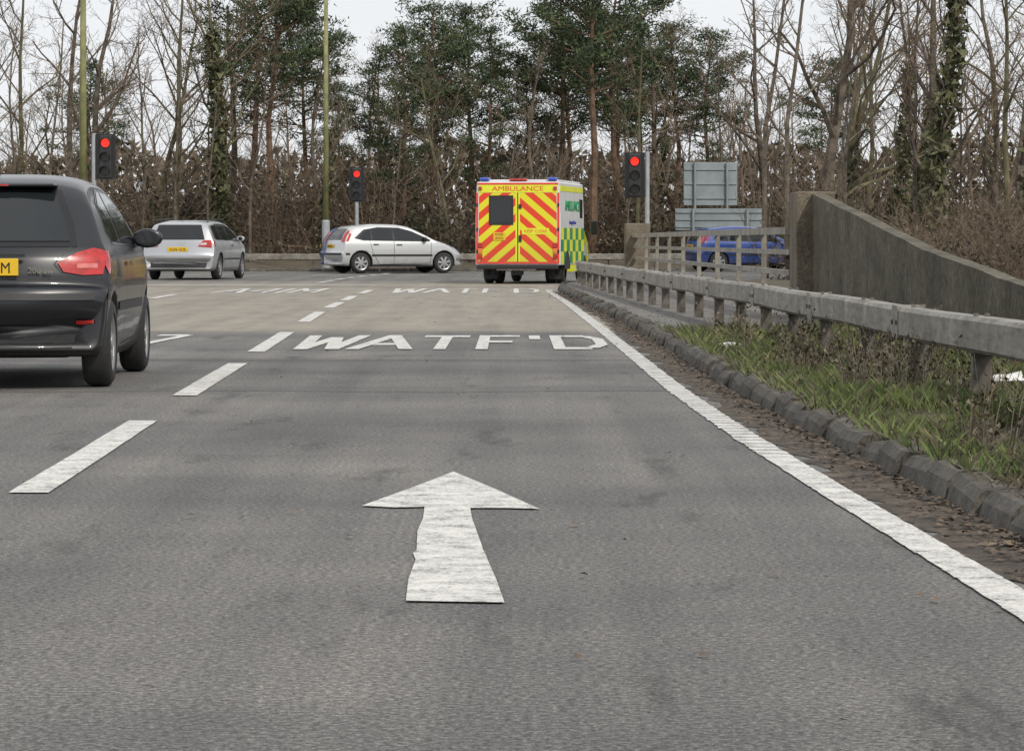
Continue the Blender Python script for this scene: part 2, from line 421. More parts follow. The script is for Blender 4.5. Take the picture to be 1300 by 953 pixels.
for i in range(10):
    x = -14+i*2.1; g.poly([(x, 88+.06*i, ZM), (x+1.2, 88+.06*i, ZM), (x+1.2, 88.25+.06*i, ZM), (x, 88.25+.06*i, ZM)])
g.obj('stop_line', M['mark'])
seal = simple('bitumen_sealant', (.065, .063, .06), .75, 0, .35, 5)
g = G()
def crack(pts, w):
    for a, b in zip(pts, pts[1:]): g.poly([(a[0], a[1], .0035), (b[0], b[1], .0035), (b[0]+w*.2, b[1]+w, .0035), (a[0]+w*.2, a[1]+w, .0035)])
crack([(-5+ i*.15, 20.3+.1*math.sin(i*.37)+R.uniform(-.02, .02)) for i in range(41)], .03)
crack([(-5+ i*.15, 25.6+R.uniform(-.03, .03)) for i in range(41)], .05)
crack([(-9+ i*.25, 66.0+R.uniform(-.05, .05)) for i in range(39)], .2)
crack([(-2+ i*.12, 14.2+.06*math.sin(i*.5)+R.uniform(-.012, .012)+i*.01) for i in range(14)], .007)
g.obj('road_joint_sealant', seal)

# ------------------------------------------------------------------ safety barrier
BX = [(2, 2.75), (9, 2.66), (12, 2.6), (17, 2.5), (20, 2.46), (24, 2.38), (28, 2.32), (33, 2.2), (40, 1.98), (50, 1.7), (63, 1.36), (66, 1.4)]
bx = lambda y: interp(BX, y)
def barrier(name, pathf, posts, ground, top=.565, h=.19, w=.15, side=1):
    root = empty(name)
    g = G()
    P = [Vector(p) for p in pathf]
    def ring(p, d):
        n = Vector((d.y, -d.x, 0)); c = .022
        out = []
        for o, z in ((-w/2+c, top), (w/2-c, top), (w/2, top-c), (w/2, top-h+c), (w/2-c, top-h), (-w/2+c, top-h), (-w/2, top-h+c), (-w/2, top-c)):
            q = p+n*o; out.append((q.x, q.y, z+p.z))
        return out
    m = len(P)
    for i, p in enumerate(P):
        d = (P[min(i+1, m-1)]-P[max(i-1, 0)]); d.z = 0; d.normalize(); g.V += ring(p, d)
    for i in range(m-1):
        for k in range(8):
            a = i*8+k; b = i*8+(k+1) % 8; g.F.append((a, b, b+8, a+8))
    g.F.append(tuple(range(8))[::-1]); g.F.append(tuple((m-1)*8+k for k in range(8)))
    g.obj('beam', M['galv'], root)
    g = G(); jb = G(); bo = G()
    for i, (p, d) in enumerate(posts):
        p = Vector(p); d = Vector(d).normalized(); n = Vector((d.y, -d.x, 0)); lean = R.uniform(-.02, .02)
        def obox(gg, a0, a1, b0, b1, z0, z1):
            k = len(gg.V); gg.box(a0, a1, b0, b1, z0, z1)
            for j in range(k, len(gg.V)):
                v = gg.V[j]; q = p+n*v[0]+d*(v[1]+lean*(v[2]-.3)); gg.V[j] = (q.x, q.y, v[2])
        zt = top-h-.002
        obox(g, -.05, .05, -.03, -.022, ground-.05, zt); obox(g, -.05, -.042, -.022, .045, ground-.05, zt); obox(g, .042, .05, -.022, .045, ground-.05, zt)
        obox(bo, -.065, .065, -.05, .06, zt-.012, zt+.001)
        for s in (-1, 1): obox(bo, .03*s-.012, .03*s+.012, -.012, .012, top+.0, top+.02)
        if i % 2 == 0: obox(jb, -w/2-.006, w/2+.006, .35, .6, top-h-.005, top+.005)
        if i % 2 == 0:
            for q in (.02, .93): obox(bo, -w/2-.018, -w/2-.004, .37+q*.2, .4+q*.2, top-h*.6, top-h*.45)
    g.obj('posts', M['galvp'], root); bo.obj('bolts', M['galvp'], root); jb.obj('joint_sleeves', M['galv'], root)
    return root
pp = [(bx(y), y, .006*math.sin(y*.9)) for y in [4+1.2*i for i in range(51)]]
posts = []
y = 5.0
while y < 64:
    d = Vector((bx(y+.5)-bx(y-.5), 1, 0)).normalized(); posts.append(((bx(y), y, 0), d)); y += 2.36
barrier('safety_barrier', pp, posts, .1)
fp = [Vector((x, far_edge(x)+1.3, 0)) for x in [-8.8, -4, 0, 3, 6, 9, 14, 20, 25]]
rs = resample(fp, 2.4)
posts = [(p, (rs[min(i+1, len(rs)-1)]-rs[max(0, i-1)])) for i, p in enumerate(rs)]
barrier('safety_barrier', resample(fp, 1.2), posts, 0, top=.56, h=.2)
fp = [Vector((x, 99.6+(-x-9)*.1, 0)) for x in [-30, -20, -10.2]]
rs = resample(fp, 2.4); posts = [(p, Vector((1, 0, 0))) for p in rs]
barrier('safety_barrier', resample(fp, 1.2), posts, 0, top=.5, h=.2)

# ------------------------------------------------------------------ bridge parapet
root = empty('bridge_parapet')
P0 = Vector((3.24, 36.6, 0)); P1 = Vector((2.72, 69.4, 0))
dd = (P1-P0).normalized(); nn = Vector((dd.y, -dd.x, 0))
g = G(); gp = G()
def para(z, hh, ww):
    n0 = len(g.V); g.box(-ww/2, ww/2, 0, (P1-P0).length, z-hh/2, z+hh/2)
    for j in range(n0, len(g.V)):
        v = g.V[j]; q = P0+nn*v[0]+dd*v[1]; g.V[j] = (q.x, q.y, v[2])
para(1.09, .085, .14); para(.84, .06, .06); para(.60, .06, .06)
g.obj('rails', M['rail'], root)
s = .3
while s < (P1-P0).length:
    n0 = len(gp.V); gp.box(.035, .10, s-.04, s+.04, .1, 1.05)
    for j in range(n0, len(gp.V)):
        v = gp.V[j]; q = P0+nn*v[0]+dd*v[1]; gp.V[j] = (q.x, q.y, v[2])
    s += 3.7
gp.obj('posts', M['rail'], root)
g = G(); g.box(2.5, 3.05, 69.45, 70.2, .05, 1.36); bevel(g.obj('end_pilaster', M['conc'], root), .02)
g = G(); g.box(3.22, 3.66, 35.7, 36.55, .05, 1.53); bevel(g.obj('near_pilaster', M['conc'], root), .02)
g = G(); A = (3.4, 35.68); B = (3.85, 20.0); t = .14
prof = [(0, 1.50), (.05, 1.44), (.5, .90), (.8, .63), (1, .42)]
V = []; F = []
n = 30
for i in range(n+1):
    u = i/n; x = A[0]+(B[0]-A[0])*u; y = A[1]+(B[1]-A[1])*u; z = interp(prof, u)+R.uniform(-.008, .008)
    V += [(x, y, .0), (x, y, z), (x+t, y, z), (x+t, y, .0)]
for i in range(n):
    a = i*4
    for k in range(3): F.append((a+k, a+k+1, a+k+5, a+k+4))
F += [(0, 1, 2, 3), (n*4+3, n*4+2, n*4+1, n*4)]
mk('wing_wall', V, F, M['concdark'])

# ------------------------------------------------------------------ grass
g = G()
def blade(g, x, y, z, h, w, lean):
    a = R.random()*6.28; b = R.random()*6.28
    dx, dy = math.cos(a)*w, math.sin(a)*w; lx_, ly_ = math.cos(b)*lean*h, math.sin(b)*lean*h
    g.V += [(x-dx, y-dy, z), (x+dx, y+dy, z), (x+lx_*.4+dx*.6, y+ly_*.4+dy*.6, z+h*.6), (x+lx_, y+ly_, z+h)]
    n = len(g.V)-4; g.F += [(n, n+1, n+2), (n, n+2, n+3)]
cnt = 0
gd = G()
while cnt < 44000:
    y = 9+22.6*R.random()**1.15; x = kx(y)+.08+R.random()*(3.8-kx(y)-.08)
    d = nz(x, y, 1.6)+.6*nz(x, y, 5)+.5*nz(x+9, y, .5)
    edge = x-kx(y)-.08
    if d < -.14 or (edge < .15 and R.random() < .55):
        cnt += .3
        if R.random() < .35: blade(gd, x, y, .09, R.uniform(.02, .06), .003, 1.2)
        continue
    if y > 29.0 and R.random() < (y-29.0)/2.6: continue
    h = (.028+.055*max(0, d+.2))*(1+R.random()*1.1)
    blade(gd if R.random() < .22 else g, x, y, .095, h, R.uniform(.0016, .0034)*(1+y/30), R.uniform(.2, 1.1)); cnt += 1
g.obj('verge_grass', M['grass']); gd.obj('dry_grass', M['drygrass'])
g = G()
for i in range(360):
    y = 9.5+20*R.random(); x = kx(y)+.35+R.random()*1.7
    if nz(x, y, 1.1) < -.02: continue
    for k in range(8):
        h = R.uniform(.1, .36); a = R.random()*6.28; l = R.uniform(.1, .6)*h
        p0 = Vector((x+R.gauss(0, .04), y+R.gauss(0, .07), .1)); p1 = p0+Vector((math.cos(a)*l, math.sin(a)*l, h))
        g.tube([p0, p0.lerp(p1, .5)+Vector((0, 0, .02)), p1], [.0025, .002, .0012], 3, False)
        for j in range(4):
            q = p0.lerp(p1, R.uniform(.3, 1)); s = R.uniform(.008, .03); b = R.random()*6.28
            g.poly([(q.x, q.y, q.z), (q.x+s*math.cos(b), q.y+s*math.sin(b), q.z+s), (q.x+s*math.cos(b+1), q.y+s*math.sin(b+1), q.z+s*.4)])
g.obj('weeds', M['drygrass'])
def litter(loc, s):
    bm = bmesh.new(); bmesh.ops.create_icosphere(bm, subdivisions=2, radius=s)
    for v in bm.verts: v.co = Vector((v.co.x*1.5, v.co.y, max(0, v.co.z*.6)))*R.uniform(.6, 1.25)
    me = bpy.data.meshes.new('litter'); bm.to_mesh(me); bm.free(); me.materials.append(M['litter'])
    o = bpy.data.objects.new('litter', me); COL.objects.link(o); o.location = loc
litter((1.72, 24.6, .14), .07); litter((2.95, 18.8, .14), .09); litter((1.5, 19.2, .01), .03); litter((1.66, 17.0, .1), .02); litter((2.3, 21.5, .13), .03)

# ------------------------------------------------------------------ cars
def catmull(p0, p1, p2, p3, t):
    return .5*((2*p1)+(-p0+p2)*t+(2*p0-5*p1+4*p2-p3)*t*t+(-p0+3*p1-3*p2+p3)*t**3)
def side_fac(zn, tab): return interp(tab, zn)
SIDE = [(.1, .90), (.2, .955), (.32, .985), (.45, 1.0), (.56, .992), (.63, .97), (.67, .935), (.8, .845), (.93, .735), (1.0, .66)]
def car_body(st, H, plan, sub=7, sidetab=SIDE):
    rows = []
    n = len(st)
    for i in range(n-1):
        q = [st[max(0, i-1)], st[i], st[i+1], st[min(n-1, i+2)]]
        for k in range(sub):
            t = k/sub; c = [catmull(q[0][j], q[1][j], q[2][j], q[3][j], t)*.55+(q[1][j]+(q[2][j]-q[1][j])*t)*.45 for j in range(5)]
            rows.append(c)
    rows.append(list(st[-1]))
    Lc = max(s[0] for s in st)
    V = []; F = []; ns = 18; nt_ = 14; nb = 3
    for (y, zb, zt, w, r) in rows:
        half = []
        zs = zt-r
        wb = w*side_fac(zb/H, sidetab)
        for i in range(nb): half.append((wb*.96*i/nb, zb))
        for i in range(ns+1):
            z = zb+(zs-zb)*i/ns
            f = side_fac(z/H, sidetab)
            rb = min(1, (i/ns*(zs-zb))/.05+.0) if (zs-zb) > 0 else 1
            half.append((w*f*(.96+.04*math.sqrt(max(0, min(1, rb)))), z))
        W0 = w*side_fac(zs/H, sidetab)
        for i in range(1, nt_+1):
            t = math.pi/2*i/nt_; half.append((W0*math.cos(t)**.5 if i < nt_ else 0, zs+r*math.sin(t)))
        full = half + [(-x, z) for x, z in reversed(half[1:-1])]
        for x, z in full:
            u = (x/max(w, .01))**2; dy = 0
            if y < plan[1]: dy = plan[0]*u*(1-y/plan[1])
            if y > Lc-plan[3]: dy = -plan[2]*u*(1-(Lc-y)/plan[3])
            V.append((x, y+dy, z))
    m = len(full)
    for i in range(len(rows)-1):
        for k in range(m):
            a = i*m+k; b = i*m+(k+1) % m; F.append((a, a+m, b+m, b))
    F.append(tuple(range(m))); F.append(tuple((len(rows)-1)*m+k for k in range(m))[::-1])
    return V, F
class Car:
    def __init__(s, name, loc, rz, st, H, plan, paintm, axles, wr, track, sub=7, sidetab=SIDE):
        s.root = empty(name, loc, rz); s.paint = paintm
        V, F = car_body(st, H, plan, sub, sidetab)
        o = mk('body', V, F, None, s.root, True, mats=[paintm, M['black']])
        bm = bmesh.new(); bm.from_mesh(o.data); bmesh.ops.recalc_face_normals(bm, faces=bm.faces)
        bm.to_mesh(o.data); s.bvh = BVHTree.FromBMesh(bm); bm.free()
        c = G()
        for ay in axles:
            for sd in (-1, 1): c.cyl((sd*(track+.12), ay, wr+.0), (1, 0, 0), wr*1.17, .62, 40)
        co = mk('cut', c.V, c.F, None, s.root, True, mats=[paintm, M['black']], mi=[1]*len(c.F))
        bm = bmesh.new(); bm.from_mesh(co.data); bmesh.ops.recalc_face_normals(bm, faces=bm.faces); bm.to_mesh(co.data); bm.free()
        md = o.modifiers.new('b', 'BOOLEAN'); md.operation = 'DIFFERENCE'; md.object = co; md.solver = 'EXACT'
        bpy.context.view_layer.update()
        dg = bpy.context.evaluated_depsgraph_get()
        me = bpy.data.meshes.new_from_object(o.evaluated_get(dg))
        o.modifiers.clear(); o.data = me; bpy.data.objects.remove(co)
        me.polygons.foreach_set('use_smooth', [True]*len(me.polygons))
        for ay in axles:
            for sd in (-1, 1): s.wheel(sd, ay, wr, track)
    def wheel(s, sd, ay, r, track):
        g = G(); w = .19; cx = sd*track
        prof = [(-w/2, r*.66), (-w/2, r*.86), (-w/2+.02, r*.96), (-w/2+.05, r), (w/2-.05, r), (w/2-.02, r*.96), (w/2, r*.86), (w/2, r*.66)]
        n = 32
        for k in range(n):
            t = 2*math.pi*k/n
            for px, pr in prof: g.V.append((cx+px, ay+pr*math.cos(t), r+pr*math.sin(t)))
        m = len(prof)
        for k in range(n):
            for i in range(m-1):
                a = k*m+i; b = ((k+1) % n)*m+i; g.F.append((a, a+1, b+1, b))
        g.obj('tyre', M['rubber'], s.root, True)
        g = G(); g.cyl((cx+sd*.02, ay, r), (1, 0, 0), r*.64, .08, 24); g.obj('wheel_inner', M['black'], s.root)
        g = G(); ox = cx+sd*(w/2-.012)
        n = 32
        for k in range(n):
            t0 = 2*math.pi*k/n; t1 = 2*math.pi*(k+1)/n
            for ra, rb, xa, xb in ((r*.70, r*.60, ox+sd*.008, ox-sd*.005), (r*.60, r*.58, ox-sd*.005, ox-sd*.06)):
                g.poly([(xa, ay+ra*math.cos(t0), r+ra*math.sin(t0)), (xa, ay+ra*math.cos(t1), r+ra*math.sin(t1)), (xb, ay+rb*math.cos(t1), r+rb*math.sin(t1)), (xb, ay+rb*math.cos(t0), r+rb*math.sin(t0))])
        for k in range(7):
            t = 2*math.pi*k/7+.3; c, sn = math.cos(t), math.sin(t); a0, a1 = r*.1, r*.61; h0, h1 = r*.08, r*.11
            g.poly([(ox-sd*.0, ay+a0*c-h0*sn, r+a0*sn+h0*c), (ox-sd*.01, ay+a1*c-h1*sn, r+a1*sn+h1*c), (ox-sd*.01, ay+a1*c+h1*sn, r+a1*sn-h1*c), (ox-sd*.0, ay+a0*c+h0*sn, r+a0*sn-h0*c)])
        g.cyl((ox-sd*.02, ay, r), (1, 0, 0), r*.17, .05, 14)
        g.obj('alloy', M['alloy'], s.root)
    def decal(s, name, poly, view, mat, off=.004, grid=.05):
        bm = bmesh.new(); vs = [bm.verts.new((p[0], p[1], 0)) for p in poly]; bm.faces.new(vs)
        for ax in (0, 1):
            lo = min(p[ax] for p in poly); hi = max(p[ax] for p in poly); c = lo+grid
            while c < hi:
                co = [0, 0, 0]; no = [0, 0, 0]; co[ax] = c; no[ax] = 1
                bmesh.ops.bisect_plane(bm, geom=bm.verts[:]+bm.edges[:]+bm.faces[:], plane_co=co, plane_no=no); c += grid
        bad = []
        for v in bm.verts:
            a, b = v.co.x, v.co.y
            if view == 'R': o, d = Vector((4, a, b)), Vector((-1, 0, 0))
            elif view == 'L': o, d = Vector((-4, a, b)), Vector((1, 0, 0))
            elif view == 'B': o, d = Vector((a, -3, b)), Vector((0, 1, 0))
            elif view == 'F': o, d = Vector((a, 9, b)), Vector((0, -1, 0))
            else: o, d = Vector((a, b, 5)), Vector((0, 0, -1))
            loc, nrm, idx, dist = s.bvh.ray_cast(o, d)
            if loc is None: bad.append(v); continue
            if nrm.dot(d) > 0: nrm = -nrm
            v.co = loc+nrm*off
        if bad: bmesh.ops.delete(bm, geom=bad, context='VERTS')
        me = bpy.data.meshes.new(name); bm.to_mesh(me); bm.free(); me.materials.append(mat)
        me.polygons.foreach_set('use_smooth', [True]*len(me.polygons))
        ob = bpy.data.objects.new(name, me); COL.objects.link(ob); ob.parent = s.root; return ob
    def both(s, name, poly, mat, off=.004, grid=.05):
        s.decal(name, poly, 'R', mat, off, grid); s.decal(name, poly, 'L', mat, off, grid)
    def line(s, name, pts, view, mat, w=.008, off=.003):
        for (a, b), (c, d) in zip(pts, pts[1:]):
            L = math.hypot(c-a, d-b) or 1; nx_, nz_ = -(d-b)/L*w/2, (c-a)/L*w/2
            s.decal(name, [(a+nx_, b+nz_), (c+nx_, d+nz_), (c-nx_, d-nz_), (a-nx_, b-nz_)], view, mat, off, .08)
    def mirror(s, y, z, x, mat):
        for sd in (-1, 1):
            bm = bmesh.new(); bmesh.ops.create_icosphere(bm, subdivisions=3, radius=1)
            for v in bm.verts:
                c = v.co; c.y = max(c.y, -.35)
                v.co = Vector((c.x*.11+sd*(x+.09), c.y*.09+y, c.z*.07+z))
            me = bpy.data.meshes.new('door_mirror'); bm.to_mesh(me); bm.free(); me.materials.append(mat)
            me.polygons.foreach_set('use_smooth', [True]*len(me.polygons))
            o = bpy.data.objects.new('door_mirror', me); COL.objects.link(o); o.parent = s.root
            g = G(); g.cyl((sd*(x+.09), y-.0335, z), (0, 1, 0), .052, .004, 20); g.obj('mirror_glass', M['glass'], s.root)
            g = G(); g.box(min(sd*(x-.06), sd*(x+.04)), max(sd*(x-.06), sd*(x+.04)), y-.02, y+.04, z-.06, z-.02); g.obj('mirror_arm', M['black'], s.root)
    def plate(s, y, z, txt, view='B'):
        g = G(); g.box(-.26, .26, y-.012, y, z-.056, z+.056); bevel(g.obj('number_plate', M['yplate'] if view == 'B' else M['wht'], s.root), .004)
        text('plate_text', txt, .1, M['blackg'], s.root, (0, y-.014, z-.008), (math.pi/2, 0, 0), .001, .88)

def hatch206(name, loc, rz, pm):
    st = [(.06,.34,.42,.66,.03),(.0,.29,.52,.76,.04),(.0,.26,.60,.80,.04),(.03,.25,.66,.815,.035),(.085,.24,.69,.82,.03),(.10,.23,.76,.825,.04),(.13,.22,.86,.826,.045),(.19,.21,.95,.828,.055),
          (.33,.2,1.09,.83,.08),(.52,.2,1.275,.83,.095),(.64,.2,1.355,.83,.095),(.8,.19,1.395,.83,.1),(1.15,.18,1.425,.832,.1),(1.7,.18,1.42,.832,.1),(2.1,.18,1.375,.832,.1),(2.45,.18,1.24,.83,.1),(2.85,.18,1.03,.828,.09),(3.05,.18,.945,.825,.08),
          (3.35,.19,.86,.815,.09),(3.6,.2,.76,.80,.1),(3.74,.22,.64,.77,.08),(3.81,.25,.54,.73,.06),(3.83,.28,.46,.70,.04),(3.80,.33,.40,.62,.02)]
    c = Car(name, loc, rz, st, 1.43, (.22, .9, .35, .9), pm, (.62, 3.06), .295, .73)
    gl = M['glass']; bk = M['black']
    c.decal('rear_window_surround', [(-.62,.93),(.62,.93),(.585,1.08),(.48,1.31),(-.48,1.31),(-.585,1.08)], 'B', M['blackg'], .004)
    c.decal('rear_window', [(-.57,.965),(.57,.965),(.53,1.08),(.44,1.285),(-.44,1.285),(-.53,1.08)], 'B', gl, .008)
    c.both('side_window_surround', [(.80,1.02),(.96,1.23),(1.3,1.325),(1.9,1.315),(2.3,1.215),(2.72,.99),(2.66,.925),(.95,.945)], M['blackg'], .003)
    c.both('side_window', [(.85,1.03),(1.0,1.215),(1.3,1.3),(1.45,1.305),(1.45,.955),(.95,.965)], gl, .006)
    c.both('side_window', [(1.52,1.305),(1.88,1.295),(2.28,1.195),(2.62,.99),(2.58,.945),(1.52,.955)], gl, .006)
    c.decal('windscreen', [(-.6,1.0),(.6,1.0),(.5,1.33),(-.5,1.33)], 'F', gl, .006)
    for sd in (-1, 1):
        c.decal('tail_light', [(sd*.50,.825),(sd*.54,.765),(sd*.66,.745),(sd*.785,.75),(sd*.80,.83),(sd*.785,.905),(sd*.72,.92),(sd*.62,.89)], 'B', M['redlens'], .012, .03)
        c.decal('reversing_light', [(sd*.62,.79),(sd*.75,.79),(sd*.75,.82),(sd*.62,.82)], 'B', M['pinklens'], .016, .03)
    c.decal('wiper', [(-.02,.97),(.03,.97),(.03,1.0),(-.02,1.0)], 'B', bk, .02, .05)
    c.decal('wiper', [(.0,.985),(.0,1.0),(-.34,1.04),(-.34,1.03)], 'B', bk, .022, .05)
    c.both('tail_light', [(.30,.75),(.40,.79),(.45,.85),(.42,.90),(.30,.905)], M['redlens'], .012, .03)
    c.decal('bumper_strip', [(-.74,.585),(.74,.585),(.74,.625),(-.74,.625)], 'B', bk, .012)
    c.both('bumper_strip', [(.29,.585),(.33,.585),(.33,.625),(.29,.625)], bk, .008)
    c.both('side_moulding', [(.96,.50),(2.62,.50),(2.62,.56),(.96,.56)], bk, .008)
    c.decal('lower_valance', [(-.6,.27),(.6,.27),(.62,.36),(-.62,.36)], 'B', bk, .006)
    for sd in ('R', 'L'):
        c.line('door_seam', [(1.5,.95),(1.48,.3)], sd, bk); c.line('door_seam', [(2.68,.93),(2.66,.3),(1.48,.26)], sd, bk); c.line('door_seam', [(.95,.94),(1.02,.66)], sd, bk)
        c.line('bumper_seam', [(.30,.69),(.42,.67)], sd, bk)
        c.decal('door_handle', [(1.56,.80),(1.72,.80),(1.72,.83),(1.56,.83)], sd, bk, .02, .03)
    c.line('fuel_cap_seam', [(.56,.74),(.70,.74),(.70,.87),(.56,.87),(.56,.74)], 'R', bk, .006)
    c.line('hatch_seam', [(-.56,.95),(-.5,.82),(-.56,.72),(.56,.72),(.48,.82),(.60,.95)], 'B', bk, .01)
    for sd in (-1, 1): c.decal('rear_reflector', [(sd*.62,.43),(sd*.74,.43),(sd*.74,.455),(sd*.62,.455)], 'B', M['redlens'], .01, .05)
    c.plate(.085, .80, 'LM53 KOM')
    g = G(); g.box(-.30,.30,.085,.1,.865,.885); g.obj('plate_lamp_strip', bk, c.root)
    text('badge', '206 sw', .058, M['galv'], c.root, (.40, .115, .775), (math.pi/2, 0, 0), .003, 1)
    c.mirror(2.5, .99, .79, pm)
    g = G(); g.box(-.45,.45,.50,.70,1.33,1.352); bevel(g.obj('roof_spoiler', pm, c.root), .01, 2)
    g = G(); g.box(-.14,.14,.495,.5,1.335,1.347); g.obj('high_brake_light', M['redlens'], c.root)
    g = G(); g.tube([(0,1.1,1.42),(0,.85,1.60)], [.006,.003], 6); g.obj('aerial', bk, c.root)
    g = G(); g.tube([(-.45,.05,.26),(-.45,.16,.26)],[.028,.028],12); g.obj('exhaust', M['galvp'], c.root)
    for sd in (-1, 1): c.decal('headlight', [(sd*.4,.6),(sd*.68,.62),(sd*.7,.74),(sd*.5,.70)], 'F', M['clear'], .008)
    return c
hatch206('hatchback_car', (-3.47, 20.42, 0), math.radians(1.4), M['pdark'])

def focus(name, loc, rz, pm, sc=1):
    st = [(.05,.34,.42,.7,.03),(.0,.30,.52,.80,.04),(.0,.26,.6,.83,.04),(.04,.25,.67,.84,.04),(.07,.24,.8,.845,.04),(.11,.23,.95,.848,.05),
          (.22,.22,1.14,.85,.08),(.38,.21,1.31,.85,.09),(.55,.21,1.385,.85,.09),(1.2,.2,1.45,.85,.1),(1.9,.2,1.44,.85,.1),(2.3,.2,1.375,.85,.1),(2.75,.2,1.17,.85,.09),(3.1,.2,.99,.85,.08),
          (3.5,.2,.89,.84,.09),(3.85,.21,.77,.81,.09),(4.03,.22,.66,.78,.07),(4.12,.24,.56,.74,.05),(4.15,.27,.46,.7,.04),(4.13,.32,.4,.62,.02)]
    c = Car(name, loc, rz, st, 1.45, (.16, .9, .4, 1.0), pm, (.72, 3.33), .31, .745, 6)
    c.root.scale = (sc, sc, sc)
    gl = M['glass']; bk = M['black']
    c.decal('rear_window', [(-.58,.98),(.58,.98),(.5,1.31),(-.5,1.31)], 'B', gl, .006)
    c.both('side_window_surround', [(.52,1.03),(.85,1.28),(1.3,1.355),(1.95,1.34),(2.35,1.24),(2.92,.98),(2.86,.93),(.8,.96)], M['blackg'], .003)
    c.both('side_window', [(.66,1.04),(.92,1.26),(1.05,1.29),(1.05,.98),(.85,.985)], gl, .006)
    c.both('side_window', [(1.1,1.3),(1.3,1.33),(1.72,1.325),(1.72,.965),(1.1,.98)], gl, .006)
    c.both('side_window', [(1.79,1.325),(1.95,1.315),(2.33,1.215),(2.82,.975),(2.8,.955),(1.79,.965)], gl, .006)
    c.decal('windscreen', [(-.62,1.03),(.62,1.03),(.5,1.35),(-.5,1.35)], 'F', gl, .006)
    for sd in (-1, 1):
        c.decal('tail_light', [(sd*.62,.93),(sd*.78,.90),(sd*.70,1.2),(sd*.60,1.28),(sd*.58,1.2)], 'B', M['redlens'], .012, .04)
        c.decal('headlight', [(sd*.4,.62),(sd*.74,.66),(sd*.72,.8),(sd*.6,.76)], 'F', M['clear'], .008)
    c.both('tail_light', [(.25,.93),(.33,.93),(.46,1.15),(.40,1.18)], M['redlens'], .01, .03)
    c.both('headlight', [(3.68,.66),(3.84,.64),(3.82,.72),(3.74,.74)], M['clear'], .008, .04)
    c.both('side_moulding', [(1.05,.5),(2.95,.5),(2.95,.56),(1.05,.56)], bk, .008)
    c.decal('bumper_strip', [(-.76,.54),(.76,.54),(.76,.60),(-.76,.60)], 'B', bk, .012)
    c.both('bumper_strip', [(.24,.54),(.37,.54),(.37,.60),(.24,.60)], bk, .008)
    for sd in ('R', 'L'):
        c.line('door_seam', [(1.75,.95),(1.75,.27)], sd, bk, .012); c.line('door_seam', [(2.92,.92),(2.9,.3),(1.3,.26),(1.08,.62),(1.0,.95)], sd, bk, .012)
        c.decal('door_handle', [(1.82,.82),(2.0,.82),(2.0,.85),(1.82,.85)], sd, bk, .02, .04); c.decal('door_handle', [(1.1,.83),(1.26,.83),(1.26,.86),(1.1,.86)], sd, bk, .02, .04)
        c.line('sill', [(1.08,.24),(2.95,.24)], sd, bk, .04)
    c.plate(.06, .80, 'KN04 FRD'); c.mirror(2.68, 1.0, .8, bk if pm != M['pblue'] else pm)
    return c
focus('hatchback_car', (-5.5, 94.4, 0), math.radians(-67), M['psilver2'], 1.02)
focus('hatchback_car', (-6.02, 98.6, 0), math.radians(-90), M['pblue'])
focus('hatchback_car', (5.6, 100.2, 0), math.radians(-72), M['pblue'])
